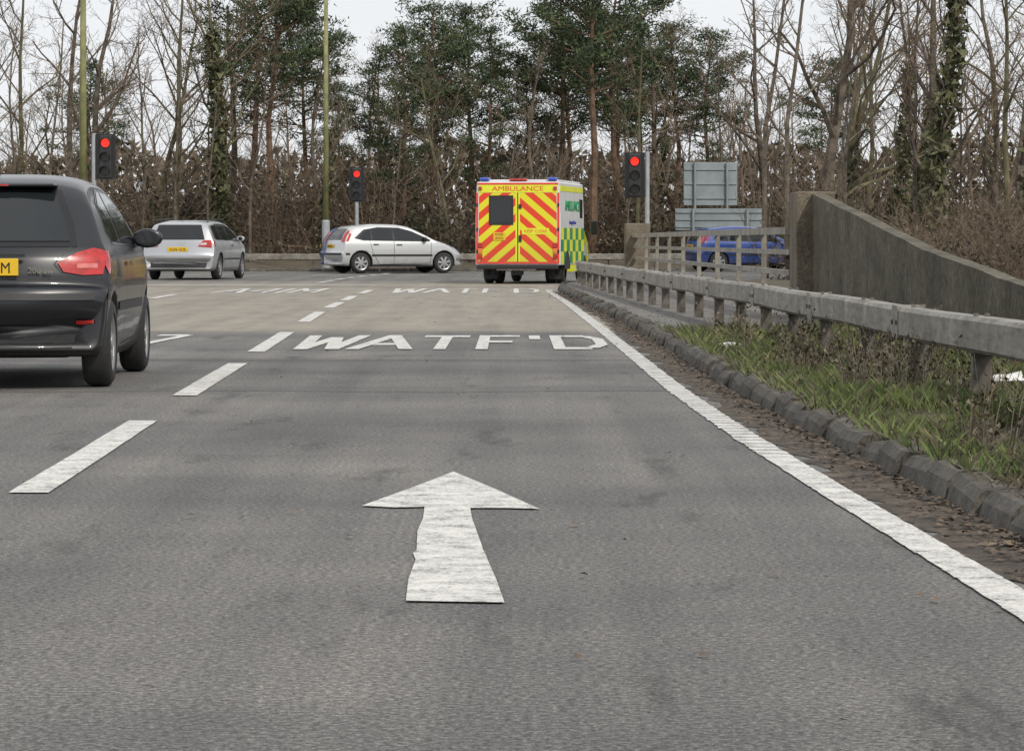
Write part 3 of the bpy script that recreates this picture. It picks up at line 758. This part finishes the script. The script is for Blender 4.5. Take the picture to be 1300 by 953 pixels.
def estate(name, loc, rz, pm):
    st = [(.05,.36,.44,.72,.03),(.0,.31,.54,.84,.04),(.0,.27,.62,.88,.04),(.03,.26,.68,.895,.04),(.06,.25,.8,.9,.04),(.1,.24,.98,.905,.05),
          (.19,.23,1.17,.91,.08),(.3,.22,1.36,.91,.09),(.42,.22,1.43,.91,.09),(1.2,.21,1.49,.91,.1),(2.2,.2,1.49,.91,.1),(2.7,.2,1.42,.91,.1),(3.2,.2,1.2,.91,.09),(3.6,.2,1.0,.9,.08),
          (4.0,.2,.92,.89,.09),(4.4,.21,.8,.86,.09),(4.6,.22,.68,.82,.07),(4.7,.24,.58,.78,.05),(4.74,.28,.48,.74,.04),(4.72,.33,.42,.65,.02)]
    c = Car(name, loc, rz, st, 1.49, (.14, .9, .4, 1.0), pm, (.95, 3.66), .32, .79, 6)
    gl = M['glass']; bk = M['black']
    c.decal('rear_window', [(-.66,1.0),(.66,1.0),(.54,1.37),(-.54,1.37)], 'B', gl, .006)
    c.both('side_window_surround', [(.45,1.05),(.62,1.34),(1.4,1.40),(2.3,1.39),(2.75,1.31),(3.4,1.01),(3.35,.96),(.6,1.0)], M['blackg'], .003)
    for a, b in ((.62, 1.2), (1.27, 2.1), (2.18, 2.7)): c.both('side_window', [(a,1.01),(a+.06,1.34),(b,1.37 if b < 2.5 else 1.3),(b+(.55 if b > 2.5 else 0),.99)], gl, .006)
    c.decal('windscreen', [(-.66,1.05),(.66,1.05),(.54,1.38),(-.54,1.38)], 'F', gl, .006)
    for sd in (-1, 1):
        c.decal('tail_light', [(sd*.5,.83),(sd*.84,.80),(sd*.83,1.0),(sd*.62,.98)], 'B', M['redlens'], .012, .04)
        c.decal('reversing_light', [(sd*.56,.87),(sd*.7,.87),(sd*.72,.92),(sd*.58,.92)], 'B', M['clear'], .016, .04)
        c.decal('headlight', [(sd*.4,.62),(sd*.78,.66),(sd*.76,.8),(sd*.6,.76)], 'F', M['clear'], .008)
        g = G(); g.tube([(sd*.64,.55,1.44),(sd*.66,.6,1.5),(sd*.66,2.3,1.52),(sd*.64,2.4,1.46)], [.015]*4, 6); g.obj('roof_rail', M['black'], c.root)
    c.both('tail_light', [(.24,.82),(.38,.84),(.36,.98),(.24,.98)], M['redlens'], .01, .03)
    c.decal('bumper_strip', [(-.8,.5),(.8,.5),(.8,.54),(-.8,.54)], 'B', M['chrome'], .01)
    c.decal('lower_valance', [(-.7,.3),(.7,.3),(.72,.42),(-.72,.42)], 'B', bk, .008)
    c.both('side_moulding', [(1.35,.5),(3.2,.5),(3.2,.54),(1.35,.54)], bk, .008)
    for sd in ('R', 'L'):
        c.line('door_seam', [(2.14,.96),(2.14,.27)], sd, bk, .012); c.line('door_seam', [(3.3,.94),(3.3,.3),(1.6,.26),(1.3,.66),(1.2,.97)], sd, bk, .012)
        c.decal('door_handle', [(2.2,.84),(2.4,.84),(2.4,.87),(2.2,.87)], sd, bk, .02, .04)
    c.plate(.05, .76, 'HG06 GOK'); c.mirror(3.1, 1.03, .86, pm)
    return c
estate('estate_car', (-8.33, 78.4, 0), math.radians(-7), M['psilver'])

# ------------------------------------------------------------------ ambulance
am = empty('ambulance', (.13, 71.3, 0), math.radians(-9.5))
bw = .975; L = 3.75; zb = .42; zt = 2.31
def abox(name, x0, x1, y0, y1, z0, z1, mat, bv=.0, seg=2):
    g = G(); g.box(x0, x1, y0, y1, z0, z1); o = g.obj(name, mat, am)
    if bv: bevel(o, bv, seg)
    return o
V = []; tw = .03
for y in (0, L):
    for x, z in ((-bw, zb), (bw, zb), (bw, 1.5), (bw-tw, zt), (-bw+tw, zt), (-bw, 1.5)): V.append((x, y, z))
F = [(0,1,2,3,4,5), (11,10,9,8,7,6)]+[(i, i+6, (i+1) % 6+6, (i+1) % 6) for i in range(6)]
bevel(mk('box_body', V, F, M['wht'], am), .035, 3)
abox('roof_cap', -.9, .9, .15, L-.1, zt, zt+.05, M['wht'], .02)
g = G(); g.poly([(-.9, -.006, .5), (.9, -.006, .5), (.885, -.006, 2.06), (-.885, -.006, 2.06)]); g.obj('rear_chevron_panel', M['chev'], am)
g = G(); g.poly([(-.91, -.006, 2.065), (.91, -.006, 2.065), (.9, -.006, 2.24), (-.9, -.006, 2.24)]); g.obj('rear_header', M['yel'], am)
for n_, a in (('rear_border', (-.955, -.91, .46, 2.06)), ('rear_border', (.91, .955, .46, 2.06)), ('rear_border', (-.9, .9, .455, .495)), ('rear_border', (-.93, .93, 2.245, 2.285))):
    abox(n_, a[0], a[1], -.012, -.001, a[2], a[3], M['red'])
abox('door_seal', -.008, .012, -.016, -.004, .5, 2.06, M['black']); abox('door_edge', -.05, .05, -.009, -.0045, .5, 2.06, M['yel'])
abox('rear_window_frame', -.66, -.10, -.016, -.004, 1.33, 2.0, M['black'], .02)
g = G(); g.poly([(-.62, -.018, 1.38), (-.14, -.018, 1.38), (-.14, -.018, 1.95), (-.62, -.018, 1.95)]); g.obj('rear_window', M['glass'], am)
abox('door_latch', .03, .09, -.03, -.012, .95, 1.1, M['black']); abox('door_latch', .03, .09, -.03, -.012, 1.7, 1.8, M['black'])
for sd in (-1, 1):
    for z in (.7, 1.2, 1.75): abox('hinge', sd*.93-.02, sd*.93+.02, -.03, -.01, z, z+.07, M['black'])
text('rear_lettering', 'AMBULANCE', .15, M['red'], am, (0, -.010, 2.15), (math.pi/2, 0, 0), .001, 1.35)
abox('keep_clear_panel', .1, .72, -.012, -.007, 1.12, 1.26, M['yel'])
text('keep_clear_lettering', 'KEEP CLEAR', .1, M['red'], am, (.41, -.014, 1.19), (math.pi/2, 0, 0), .001, .98)
abox('number_plate', -.56, -.28, -.02, -.008, .98, 1.16, M['yplate'], .005)
text('plate_text', 'KX05', .08, M['blackg'], am, (-.42, -.022, 1.115), (math.pi/2, 0, 0), .001, 1); text('plate_text', 'AWU', .08, M['blackg'], am, (-.42, -.022, 1.03), (math.pi/2, 0, 0), .001, 1)
abox('rear_bumper', -.93, .93, -.12, .02, .33, .43, M['black'], .02)
abox('rear_step', -.45, .45, -.22, -.02, .30, .335, M['galvp'], .008)
abox('tow_mount', -.12, .12, -.1, .1, .2, .31, M['black'], .01)
for sd in (-1, 1):
    for k, mt in enumerate((M['redlens'], M['orange'], M['redlens'])):
        z = .56+.13*k; abox('tail_light', sd*.86-.05, sd*.86+.05, -.03, -.008, z, z+.11, mt, .01)
    abox('marker_light', sd*.86-.04, sd*.86+.04, -.04, -.01, 2.12, 2.2, M['redlens'], .01)
    abox('beacon', sd*.78-.11, sd*.78+.11, .05, .3, zt+.02, zt+.10, M['blue'], .03)
    abox('mudflap', sd*.74-.15, sd*.74+.15, .75, .765, .1, .42, M['black'])
abox('beacon_bar', -.2, .2, .04, .2, zt+.02, zt+.07, M['redlens'], .015)
abox('chassis', -.45, .45, .3, 5.2, .3, .419, M['black'], .02)
abox('side_skirt', .80, .96, 1.75, L-.05, .26, .418, M['yel'], .01); abox('side_skirt', -.96, -.80, 1.75, L-.05, .26, .418, M['yel'], .01)
for sd in (-1, 1):
    x = sd*(bw+.004)
    for row in range(3):
        z0 = .46+row*.27
        for i in range(8):
            y0 = .06+i*(L-.12)/8; y1 = y0+(L-.12)/8
            mt = M['yel'] if (i+row) % 2 == 0 else M['grn']
            g = G(); g.poly([(x, y0, z0), (x, y1, z0), (x, y1, z0+.267), (x, y0, z0+.267)]); g.obj('battenburg_square', mt, am)
    text('side_lettering', 'AMBULANCE', .34, M['grn'], am, (sd*(bw+.003-.008*1.3), L/2, 1.76), (math.pi/2, 0, math.pi/2*sd), .012, 1.15)
    text('side_small_lettering', 'Emergency Service', .14, M['blue'], am, (sd*(bw+.004), L/2, 1.40), (math.pi/2, 0, math.pi/2*sd), .006, 1.0)
    abox('side_band', min(sd*(bw-.03), sd*(bw-.02+.006)), max(sd*(bw-.03), sd*(bw-.02+.006)), .1, L-.1, 2.1, 2.22, M['yel'])
    abox('side_window', min(sd*(bw-.02), sd*(bw+.002)), max(sd*(bw-.02), sd*(bw+.002)), 3.05, 3.5, 1.5, 1.95, M['glass'], .01)
cw = .86
side = [(L, .3), (5.15, .3), (5.3, .42), (5.32, .75), (5.2, .98), (4.72, 1.16), (4.3, 1.78), (4.1, 1.9), (L, 1.93)]
V = [(-cw+(.1 if z > 1.2 else 0), y, z) for y, z in side]+[(cw-(.1 if z > 1.2 else 0), y, z) for y, z in side]; n = len(side)
F = [tuple(range(n)), tuple(range(n, 2*n))[::-1]]+[(i, i+n, (i+1) % n+n, (i+1) % n) for i in range(n)]
bevel(mk('cab', V, F, M['yel'], am), .05, 3)
g = G(); g.poly([(-.7, 4.70, 1.21), (.7, 4.70, 1.21), (.66, 4.34, 1.74), (-.66, 4.34, 1.74)])
g.V = [(x, y+.02, z+.02) for x, y, z in g.V]; g.obj('windscreen', M['glass'], am)
for sd in (-1, 1):
    g = G(); x0 = sd*(cw+.004); x1 = sd*(cw-.09)
    g.poly([(x1+sd*.006, 3.95, 1.22), (x1+sd*.006, 4.62, 1.22), (x1+sd*.006, 4.25, 1.72), (x1+sd*.006, 3.95, 1.72)]); g.obj('cab_side_window', M['glass'], am)
    g = G(); g.poly([(x0, 3.85, .62), (x0, 4.45, .62), (x0, 4.45, .88), (x0, 3.85, .88)]); g.obj('battenburg_square', M['grn'], am)
    g = G(); g.poly([(x0, 4.45, .88), (x0, 5.0, .88), (x0, 5.0, .62), (x0, 4.45, .62)]); g.obj('battenburg_square', M['wht'], am)
    abox('door_mirror', sd*1.12-.08, sd*1.12+.08, 4.42, 4.5, 1.12, 1.45, M['black'], .03)
    abox('mirror_arm', min(sd*.85, sd*1.05), max(sd*.85, sd*1.05), 4.45, 4.48, 1.22, 1.25, M['black'])
    abox('headlight', sd*.7-.1, sd*.7+.1, 5.27, 5.335, .62, .78, M['clear'], .01)
for ay, xs_ in ((1.05, (.83, .60)), (4.55, (.78,))):
    for sd in (-1, 1):
        for x in xs_:
            g = G(); r = .33; w = .19; prof = [(-w/2, r*.6), (-w/2, r*.88), (-w/2+.03, r), (w/2-.03, r), (w/2, r*.88), (w/2, r*.6)]
            for k in range(28):
                t = 2*math.pi*k/28
                for px, pr in prof: g.V.append((sd*x+px, ay+pr*math.cos(t), r+pr*math.sin(t)))
            for k in range(28):
                for i in range(5):
                    a = k*6+i; b = ((k+1) % 28)*6+i; g.F.append((a, a+1, b+1, b))
            g.obj('tyre', M['rubber'], am, True)
            g = G(); g.cyl((sd*x, ay, r), (1, 0, 0), r*.6, .12, 20); g.obj('wheel_hub', M['alloy'], am)
for sd in (-1, 1):
    g = G()
    for k in range(20):
        t0 = math.pi*k/20; t1 = math.pi*(k+1)/20
        g.poly([(sd*(bw+.008), 1.05+.42*math.cos(t0), .33+.42*math.sin(t0)), (sd*(bw+.008), 1.05+.42*math.cos(t1), .33+.42*math.sin(t1)), (sd*(bw+.008), 1.05, .33)])
    g.obj('wheel_arch', M['black'], am)

# ------------------------------------------------------------------ traffic signals
def signal(name, x, y, zbot, rz=0, pole_off=.22, k=1.0, twin=False, gz=0):
    r = empty(name, (x, y, 0), rz)
    g = G(); g.tube([(pole_off, .12, gz), (pole_off, .12, zbot+1.08*k)], [.055, .055], 14); g.obj('pole', M['polegrey'], r)
    g = G(); g.box(min(0, pole_off), max(0, pole_off)+.001, .1, .14, zbot+.15, zbot+.19); g.box(min(0, pole_off), max(0, pole_off)+.001, .1, .14, zbot+.85*k, zbot+.89*k); g.obj('brackets', M['black'], r)
    def head(ox, oy, a):
        h = empty('head', (ox, oy, 0), a); h.parent = r
        g = G(); g.box(-.15, .15, 0, .16, zbot+.02, zbot+1.03*k); bevel(g.obj('housing', M['black'], h), .03)
        g = G(); g.box(-.235, .235, .05, .062, zbot, zbot+1.06*k)
        bevel(g.obj('backing_board', M['blackg'], h), .004)
        for i, mt in enumerate((M['lensoff'], M['lensoff'], M['redlit'])):
            z = zbot+(.2+.325*i)*k
            g = G(); g.cyl((0, -.012, z), (0, 1, 0), .1, .03, 24); g.obj('lens', mt, h)
            g = G()
            for q in range(16):
                t0 = math.radians(-20+220*q/16); t1 = math.radians(-20+220*(q+1)/16); rr = .122
                a0 = (rr*math.cos(t0), 0, z+rr*math.sin(t0)); a1 = (rr*math.cos(t1), 0, z+rr*math.sin(t1))
                d0 = -.2 if 2 < q < 13 else -.1
                g.poly([a0, a1, (a1[0], d0, a1[2]-.02), (a0[0], d0, a0[2]-.02)])
            g.obj('visor', M['black'], h)
    head(0, 0, 0)
    if twin: head(-.22, .25, math.radians(-75))
    return r
signal('traffic_light', -9.55, 74, 2.42, 0, -.28, 1, True)
signal('traffic_light', -4.83, 98, 2.2, 0, -.0, 1)
signal('traffic_light', 2.88, 74, 1.99, 0, .30, 1)
def lamp(x, y, H, m1, m2, arm):
    r = empty('street_lamp', (x, y, 0))
    g = G(); g.tube([(0, 0, 0), (0, 0, 1.6)], [.13, .13], 16); g.tube([(0, 0, 1.6), (0, 0, 1.66)], [.13, .09], 16); g.obj('base', m2, r, False)
    g = G(); g.tube([(0, 0, 1.6), (0, 0, H)], [.095, .06], 14); g.obj('column', m1, r, True)
    g = G(); g.tube([(0, 0, H-.05), (arm*.4, 0, H+.35), (arm, 0, H+.45)], [.05, .045, .035], 10); g.obj('arm', m2, r)
    g = G(); g.tube([(arm*.95, 0, H+.43), (arm*1.2, 0, H+.44), (arm*1.6, 0, H+.46), (arm*1.65, 0, H+.46)], [.06, .13, .11, .03], 12); g.obj('lantern', m2, r, True)
lamp(-10.75, 79, 10, M['polelichen'], M['polelichen'], 1.2)
lamp(-6.05, 102.5, 10, M['polelichen'], M['polegrey'], 1.2)
def signb(x, y, w, z0, z1, rz):
    r = empty('traffic_sign', (x, y, 0), rz)
    g = G(); g.box(-w/2, w/2, 0, .02, z0, z1); bevel(g.obj('panel', M['signback'], r), .008)
    g = G()
    for k in range(3): z = z0+(z1-z0)*(k+.5)/3; g.box(-w/2+.03, w/2-.03, -.045, -.002, z-.025, z+.025)
    g.obj('stiffeners', M['signback'], r)
    g = G()
    for s_ in (-.3, .3): g.tube([(w*s_, -.1, 0), (w*s_, -.1, z1)], [.05, .05], 10)
    g.obj('posts', M['signback'], r)
signb(7.15, 113.5, 1.95, 2.25, 3.8, .1); signb(7.4, 112.0, 3.2, 1.35, 2.12, -.05)

# ------------------------------------------------------------------ trees
def rdir(d, ang, az):
    d = d.normalized(); a = Vector((1, 0, 0)) if abs(d.x) < .8 else Vector((0, 1, 0))
    u = d.cross(a).normalized(); w = d.cross(u)
    return (d*math.cos(ang)+(u*math.cos(az)+w*math.sin(az))*math.sin(ang)).normalized()
def bare_mesh(name, seed, H, r0, barkm, twigm, counts=(11, 7, 5, 3), spread=.75, ivy=0, first=.25):
    rr = random.Random(seed); g = G(); tg = G(); iv = G()
    def br(p, d, Ln, r, lev):
        n = 7 if lev == 0 else (4 if lev == 1 else (3 if lev < 4 else 2))
        pts = [p.copy()]; q = p.copy(); dd = d.copy()
        for i in range(n):
            wob = (.08, .2, .26, .3, .3)[lev]
            dd = (dd+Vector((rr.gauss(0, wob), rr.gauss(0, wob), rr.gauss(0, wob*.6)+(.09 if lev else .02)))).normalized()
            q = q+dd*(Ln/n); pts.append(q.copy())
        end = .28 if lev == 0 else .35
        rads = [max(.0055, r*(1-(1-end)*i/n)) for i in range(n+1)]
        (g if lev < 2 else tg).tube(pts, rads, 7 if lev == 0 else (5 if lev == 1 else 3), False)
        if lev >= len(counts): return
        k = counts[lev]; k = max(2, int(k*rr.uniform(.75, 1.25)))
        for i in range(k):
            t = (first if lev == 0 else .2)+(1-(first if lev == 0 else .2))*((i+rr.random())/k)
            t = min(.98, t); f = t*n; a = int(f); pp_ = pts[a].lerp(pts[a+1], f-a); dl = (pts[a+1]-pts[a]).normalized()
            ang = math.radians(rr.uniform(28, 62))
            cl = Ln*(.62-.36*t)*rr.uniform(.7, 1.25)*(spread if lev == 0 else 1)
            br(pp_, rdir(dl, ang, rr.random()*6.28), cl, rads[a]*rr.uniform(.42, .62), lev+1)
        if lev == 0 and ivy:
            for i in range(ivy):
                t = rr.random()*.8; f = t*n; a = int(f); c = pts[a].lerp(pts[a+1], f-a)
                rad = rads[a]+.04+.22*rr.random()*(1-t*.6); az = rr.random()*6.28; c = c+Vector((math.cos(az)*rad, math.sin(az)*rad, rr.uniform(-.1, .1)))
                s = rr.uniform(.05, .1); v = [c+Vector((rr.gauss(0, s), rr.gauss(0, s), rr.gauss(0, s))) for _ in range(3)]
                iv.poly([tuple(x) for x in v])
    br(Vector((0, 0, -.3)), Vector((rr.gauss(0, .03), rr.gauss(0, .03), 1)).normalized(), H*.95, r0, 0)
    V = g.V+tg.V+iv.V; o1 = len(g.V); o2 = o1+len(tg.V)
    F = g.F+[tuple(i+o1 for i in f) for f in tg.F]+[tuple(i+o2 for i in f) for f in iv.F]
    mi = [0]*len(g.F)+[1]*len(tg.F)+[2]*len(iv.F)
    me = bpy.data.meshes.new(name); me.from_pydata(V, [], F); me.materials.append(barkm); me.materials.append(twigm); me.materials.append(M['ivy'])
    me.polygons.foreach_set('material_index', mi); me.update(); return me
def pine_mesh(name, seed, H, r0, start=.35, wide=.26, dens=1.0):
    rr = random.Random(seed); g = G(); nd = G()
    pts = [Vector((0, 0, -.3))]; q = Vector((0, 0, -.3))
    for i in range(8): q = q+Vector((rr.gauss(0, .1), rr.gauss(0, .1), (H+.3)/8)); pts.append(q.copy())
    rads = [r0*(1-.85*i/8) for i in range(9)]; g.tube(pts, rads, 7, False)
    def clump(c, s):
        for _ in range(int(54*dens)):
            e = Vector((rr.gauss(0, s), rr.gauss(0, s), rr.gauss(0, s*.45))); p = c+e
            dv = (e.normalized()*.6+Vector((rr.gauss(0, .6), rr.gauss(0, .6), rr.gauss(.25, .6)))).normalized()*rr.uniform(.10, .22)
            sd_ = dv.cross(Vector((rr.random()-.5, rr.random()-.5, rr.random()-.5))).normalized()*rr.uniform(.016, .036)
            nd.poly([tuple(p-sd_), tuple(p+sd_), tuple(p+dv)])
    nb = 44
    for i in range(nb):
        t = start+(1-start)*((i+rr.random())/nb); t = min(t, .985); f = t*8; a = int(f); p = pts[a].lerp(pts[a+1], f-a)
        u = (t-start)/(1-start)
        prof = (math.sin(math.pi*min(1, (u*.8+.18)))**.7)*(1-.3*u)
        Lb = H*wide*prof*rr.uniform(.35, 1.35); az = rr.random()*6.28; el = rr.uniform(-.1, .35)+.4*u
        d = Vector((math.cos(az)*math.cos(el), math.sin(az)*math.cos(el), math.sin(el)))
        if u < .25 and rr.random() < .45:
            g.tube([p, p+d*Lb*.5], [.03, .008], 3, False); continue
        bp = [p]; c = p.copy()
        for k in range(4):
            d = (d+Vector((rr.gauss(0, .15), rr.gauss(0, .15), rr.gauss(.06, .1)))).normalized(); c = c+d*Lb/4; bp.append(c.copy())
        g.tube(bp, [rads[a]*.35, .03, .022, .015, .008], 4, False)
        ncl = max(2, int(Lb*3.0))
        for k in range(ncl):
            v = .3+.7*(k+rr.random())/ncl; f2 = min(3.99, v*4); a2 = int(f2); c2 = bp[a2].lerp(bp[a2+1], f2-a2)
            off = Vector((rr.gauss(0, .2), rr.gauss(0, .2), rr.gauss(.05, .12)))
            clump(c2+off, rr.uniform(.12, .24))
    clump(pts[-1], .2)
    V = g.V+nd.V; o1 = len(g.V); F = g.F+[tuple(i+o1 for i in f) for f in nd.F]
    me = bpy.data.meshes.new(name); me.from_pydata(V, [], F); me.materials.append(M['pinebark']); me.materials.append(M['needle'])
    me.polygons.foreach_set('material_index', [0]*len(g.F)+[1]*len(nd.F)); me.update(); return me
def scrub_mesh(name, seed, H, W, leafm, nst=38, nleaf=1500):
    rr = random.Random(seed); g = G(); lf_ = G()
    for i in range(nst):
        az = rr.random()*6.28; r_ = rr.random()*W*.7; p = Vector((math.cos(az)*r_, math.sin(az)*r_*.6, -.2)); d = Vector((rr.gauss(0, .3), rr.gauss(0, .3), 1)).normalized()
        def st_(p, d, Ln, r, lev):
            pts = [p]; q = p.copy()
            for k in range(3): d = (d+Vector((rr.gauss(0, .2), rr.gauss(0, .2), rr.gauss(.03, .1)))).normalized(); q = q+d*Ln/3; pts.append(q.copy())
            g.tube(pts, [r, r*.75, r*.5, r*.3], 3, False)
            if lev < 2:
                for k in range(3):
                    a = rr.randint(0, 2); st_(pts[a].lerp(pts[a+1], rr.random()), rdir(d, rr.uniform(.4, 1), rr.random()*6.28), Ln*rr.uniform(.3, .55), r*.5, lev+1)
        st_(p, d, H*rr.uniform(.6, 1.1), .018, 0)
    nc = max(1, nleaf//40)
    for i in range(nc):
        az = rr.random()*6.28; r_ = W*math.sqrt(rr.random()); zz = H*.95*rr.random()**1.3*(1-.45*(r_/W)**2); c = Vector((math.cos(az)*r_, math.sin(az)*r_*.7, zz))
        for k in range(40):
            p = c+Vector((rr.gauss(0, .22), rr.gauss(0, .22), rr.gauss(0, .16))); s = rr.uniform(.03, .065)
            v = [p+Vector((rr.gauss(0, s), rr.gauss(0, s), rr.gauss(0, s))) for _ in range(3)]; lf_.poly([tuple(x) for x in v])
    V = g.V+lf_.V; o1 = len(g.V); F = g.F+[tuple(i+o1 for i in f) for f in lf_.F]
    me = bpy.data.meshes.new(name); me.from_pydata(V, [], F); me.materials.append(M['twig']); me.materials.append(leafm)
    me.polygons.foreach_set('material_index', [0]*len(g.F)+[1]*len(lf_.F)); me.update(); return me
bare = [bare_mesh('bare_tree_mesh', 11+i, 11, (.12, .15, .13, .17, .14)[i], M['bark'] if i % 2 else M['barkgreen'], M['twig'], spread=.7+.15*(i % 3), ivy=(2600 if i == 2 else 0)) for i in range(5)]
slim = [bare_mesh('slim_tree_mesh', 41+i, 9, .07, M['bark'], M['twig'], counts=(10, 6, 4), spread=.5, first=.35, ivy=(1500 if i == 1 else 0)) for i in range(3)]
farb = [bare_mesh('far_tree_mesh', 61+i, 10, .11, M['twigd'], M['twigd'], counts=(12, 8, 4), spread=.8) for i in range(3)]
pines = [pine_mesh('pine_mesh', 81, 10, .15, .34, .22), pine_mesh('pine_mesh', 82, 10, .15, .42, .25), pine_mesh('pine_mesh', 83, 10, .14, .28, .2, 1.1), pine_mesh('pine_mesh', 84, 10, .16, .52, .28)]
scr = [scrub_mesh('scrub_mesh', 91, 2.6, 1.9, M['scrub'], 34, 2000), scrub_mesh('scrub_mesh', 92, 3.4, 1.8, M['scrub'], 40, 1200), scrub_mesh('evergreen_scrub_mesh', 93, 2.4, 1.8, M['scrubg'], 20, 3600)]
def put(name, me, x, y, s=1, rz=None, parent=None, z=0, sz=None):
    o = bpy.data.objects.new(name, me); COL.objects.link(o); o.location = (x, y, z); o.rotation_euler = (0, 0, R.random()*6.28 if rz is None else rz)
    o.scale = (s, s, s if sz is None else sz)
    if parent: o.parent = parent
    return o
for x, y, h, k in ((-9.7,118,11.6,1),(-8.7,114,10.8,3),(-7.9,122,9.6,1),(-4.8,116,7.9,2),(-3.9,113,8.4,0),(-2.8,116,9.4,1),(-1.7,119,9.6,3),(-.8,113,8.4,2),(.3,118,7.2,0),
                   (1.7,118,10.4,1),(2.7,113,11.6,3),(3.7,116,11.2,1),(4.9,120,8.8,2),(6.6,126,9.4,3),(7.8,125,9.0,1),(-6.6,126,7.0,0),(-3.3,124,8.2,3),(-17.6,132,8.2,1),
                   (2.3,122,9.0,3),(4.3,124,9.6,3),(13.5,134,8.5,3)):
    put('pine_tree', pines[k], x, y, h/10, z=.1)
for x, y, h, k in ((-18.7,119,12,0),(-17.2,123,12.5,1),(-15.6,118,11.5,3),(-13.9,124,11,4),(-12.4,116,11.8,0),(-11.1,121,11.0,3),(-10.3,111,11.5,2),(-6.9,115,8.5,1),(-5.9,128,8,4),
                   (-2.3,110,7.5,4),(1.0,111,8.2,1),(4.4,111.5,8.5,0),(5.6,116,9.6,3),(9.6,118,11,1),(11.5,112,10.5,4),(13.2,117,11.5,0),(15.6,114,11.5,1),(17.8,118,12,3),(20,116,11.5,4),(-21,117,11,4)):
    put('bare_tree', bare[k], x, y, h/11, z=0)
for x, y, h, k in ((8.15,83,12.5,1),(11.3,88,11,3),(13.6,86,10,0),(9.6,55,9.4,4),(10.0,96,11,4),(15.0,94,11,1)):
    put('bare_tree', bare[k], x, y, h/11, z=0)
for i in range(26):
    x = -20+40*(i+R.random()*.8)/26; y = R.uniform(106 if x < 4 else 116, 112 if x < 4 else 121)
    s = R.uniform(.6, 1.1)
    if -6 < x < 5.5: s *= .72
    put('slim_tree', slim[R.randint(0, 2)], x, y, s, z=0)
for i in range(8):
    put('slim_tree', slim[R.randint(0, 2)], R.uniform(6.3, 15), R.uniform(76, 98), R.uniform(.7, 1.2), z=0)
dw = empty('distant_woodland')
for i in range(50):
    y = R.uniform(134, 185); x = R.uniform(-.2, .2)*y; put('woodland_tree', farb[R.randint(0, 2)], x, y, R.uniform(.6, .92), parent=dw, z=.8)
g = G()
for i in range(40000):
    x = R.uniform(-42, 45); zz = 1+5.2*R.random()**1.2*(1+.35*nz(x, 0, .25)); y = 175+R.uniform(-6, 6)
    s = R.uniform(.08, .24); p = Vector((x, y, zz)); v = [p+Vector((R.gauss(0, s), R.gauss(0, s), R.gauss(0, s*1.4))) for _ in range(3)]; g.poly([tuple(q) for q in v])
g.obj('undergrowth_mass', M['scrub'], dw)
sb = empty('scrub_belt')
for i in range(54):
    x = -22+44*(i+R.random())/54; y = R.uniform(106, 122)+(6 if x > 5 else 0)+max(0, x-3)*.5
    put('bush', scr[R.choice((0, 0, 1, 1, 2))], x, y, R.uniform(.8, 1.35), parent=sb, z=.15)
for i in range(24):
    x = R.uniform(5.6, 17); y = R.uniform(73, 98)
    if x < 8.5 and y > 84: continue
    put('bush', scr[R.choice((0, 1, 1))], x, y, R.uniform(.5, .85), parent=sb, z=0)
for i in range(18):
    y = R.uniform(38, 70); x = R.uniform(5.0, 9.5)*(.75+y/160)
    put('bush', scr[R.choice((0, 1))], x, y, R.uniform(.3, .48), parent=sb, z=0)

# ------------------------------------------------------------------ world, sun, camera
el = math.radians(40); az = math.radians(150)
wd = bpy.data.worlds.new('World'); scene.world = wd; wd.use_nodes = True
nt = wd.node_tree; bg = nt.nodes['Background']
sky = nt.nodes.new('ShaderNodeTexSky'); sky.sky_type = 'NISHITA'; sky.sun_disc = False; sky.sun_elevation = el; sky.sun_rotation = az
tc = nt.nodes.new('ShaderNodeTexCoord'); mp = nt.nodes.new('ShaderNodeMapping'); mp.inputs['Scale'].default_value = (1.5, 1.5, 5)
nt.links.new(tc.outputs['Generated'], mp.inputs[0])
nn_ = nt.nodes.new('ShaderNodeTexNoise'); nn_.inputs['Scale'].default_value = 3; nn_.inputs['Detail'].default_value = 6
nt.links.new(mp.outputs[0], nn_.inputs['Vector'])
rf = ramp(nt, nn_.outputs[0], [(.35, (.86, .86, .86)), (.6, (1, 1, 1))])
cl = mixc(nt, sky.outputs[0], (8.9, 9.1, 9.4), rf)
nt.links.new(cl, bg.inputs[0]); bg.inputs[1].default_value = .1
sl = bpy.data.lights.new('sun', 'SUN'); sl.energy = 2.4; sl.angle = math.radians(3); sl.color = (1, .94, .85)
so = bpy.data.objects.new('sun', sl); COL.objects.link(so)
sv = Vector((math.sin(az)*math.cos(el), math.cos(az)*math.cos(el), math.sin(el)))
so.rotation_euler = (-sv).to_track_quat('-Z', 'Y').to_euler()
cam = bpy.data.cameras.new('camera'); co = bpy.data.objects.new('camera', cam); COL.objects.link(co)
co.location = (0, 0, .97); co.rotation_euler = (math.pi/2, 0, 0)
cam.sensor_width = 36; cam.lens = 110.8; cam.shift_y = -.1312; cam.clip_end = 6000; cam.clip_start = .1
scene.camera = co
scene.view_settings.view_transform = 'Standard'; scene.view_settings.look = 'None'; scene.view_settings.exposure = 0
print('objects', len(bpy.data.objects))
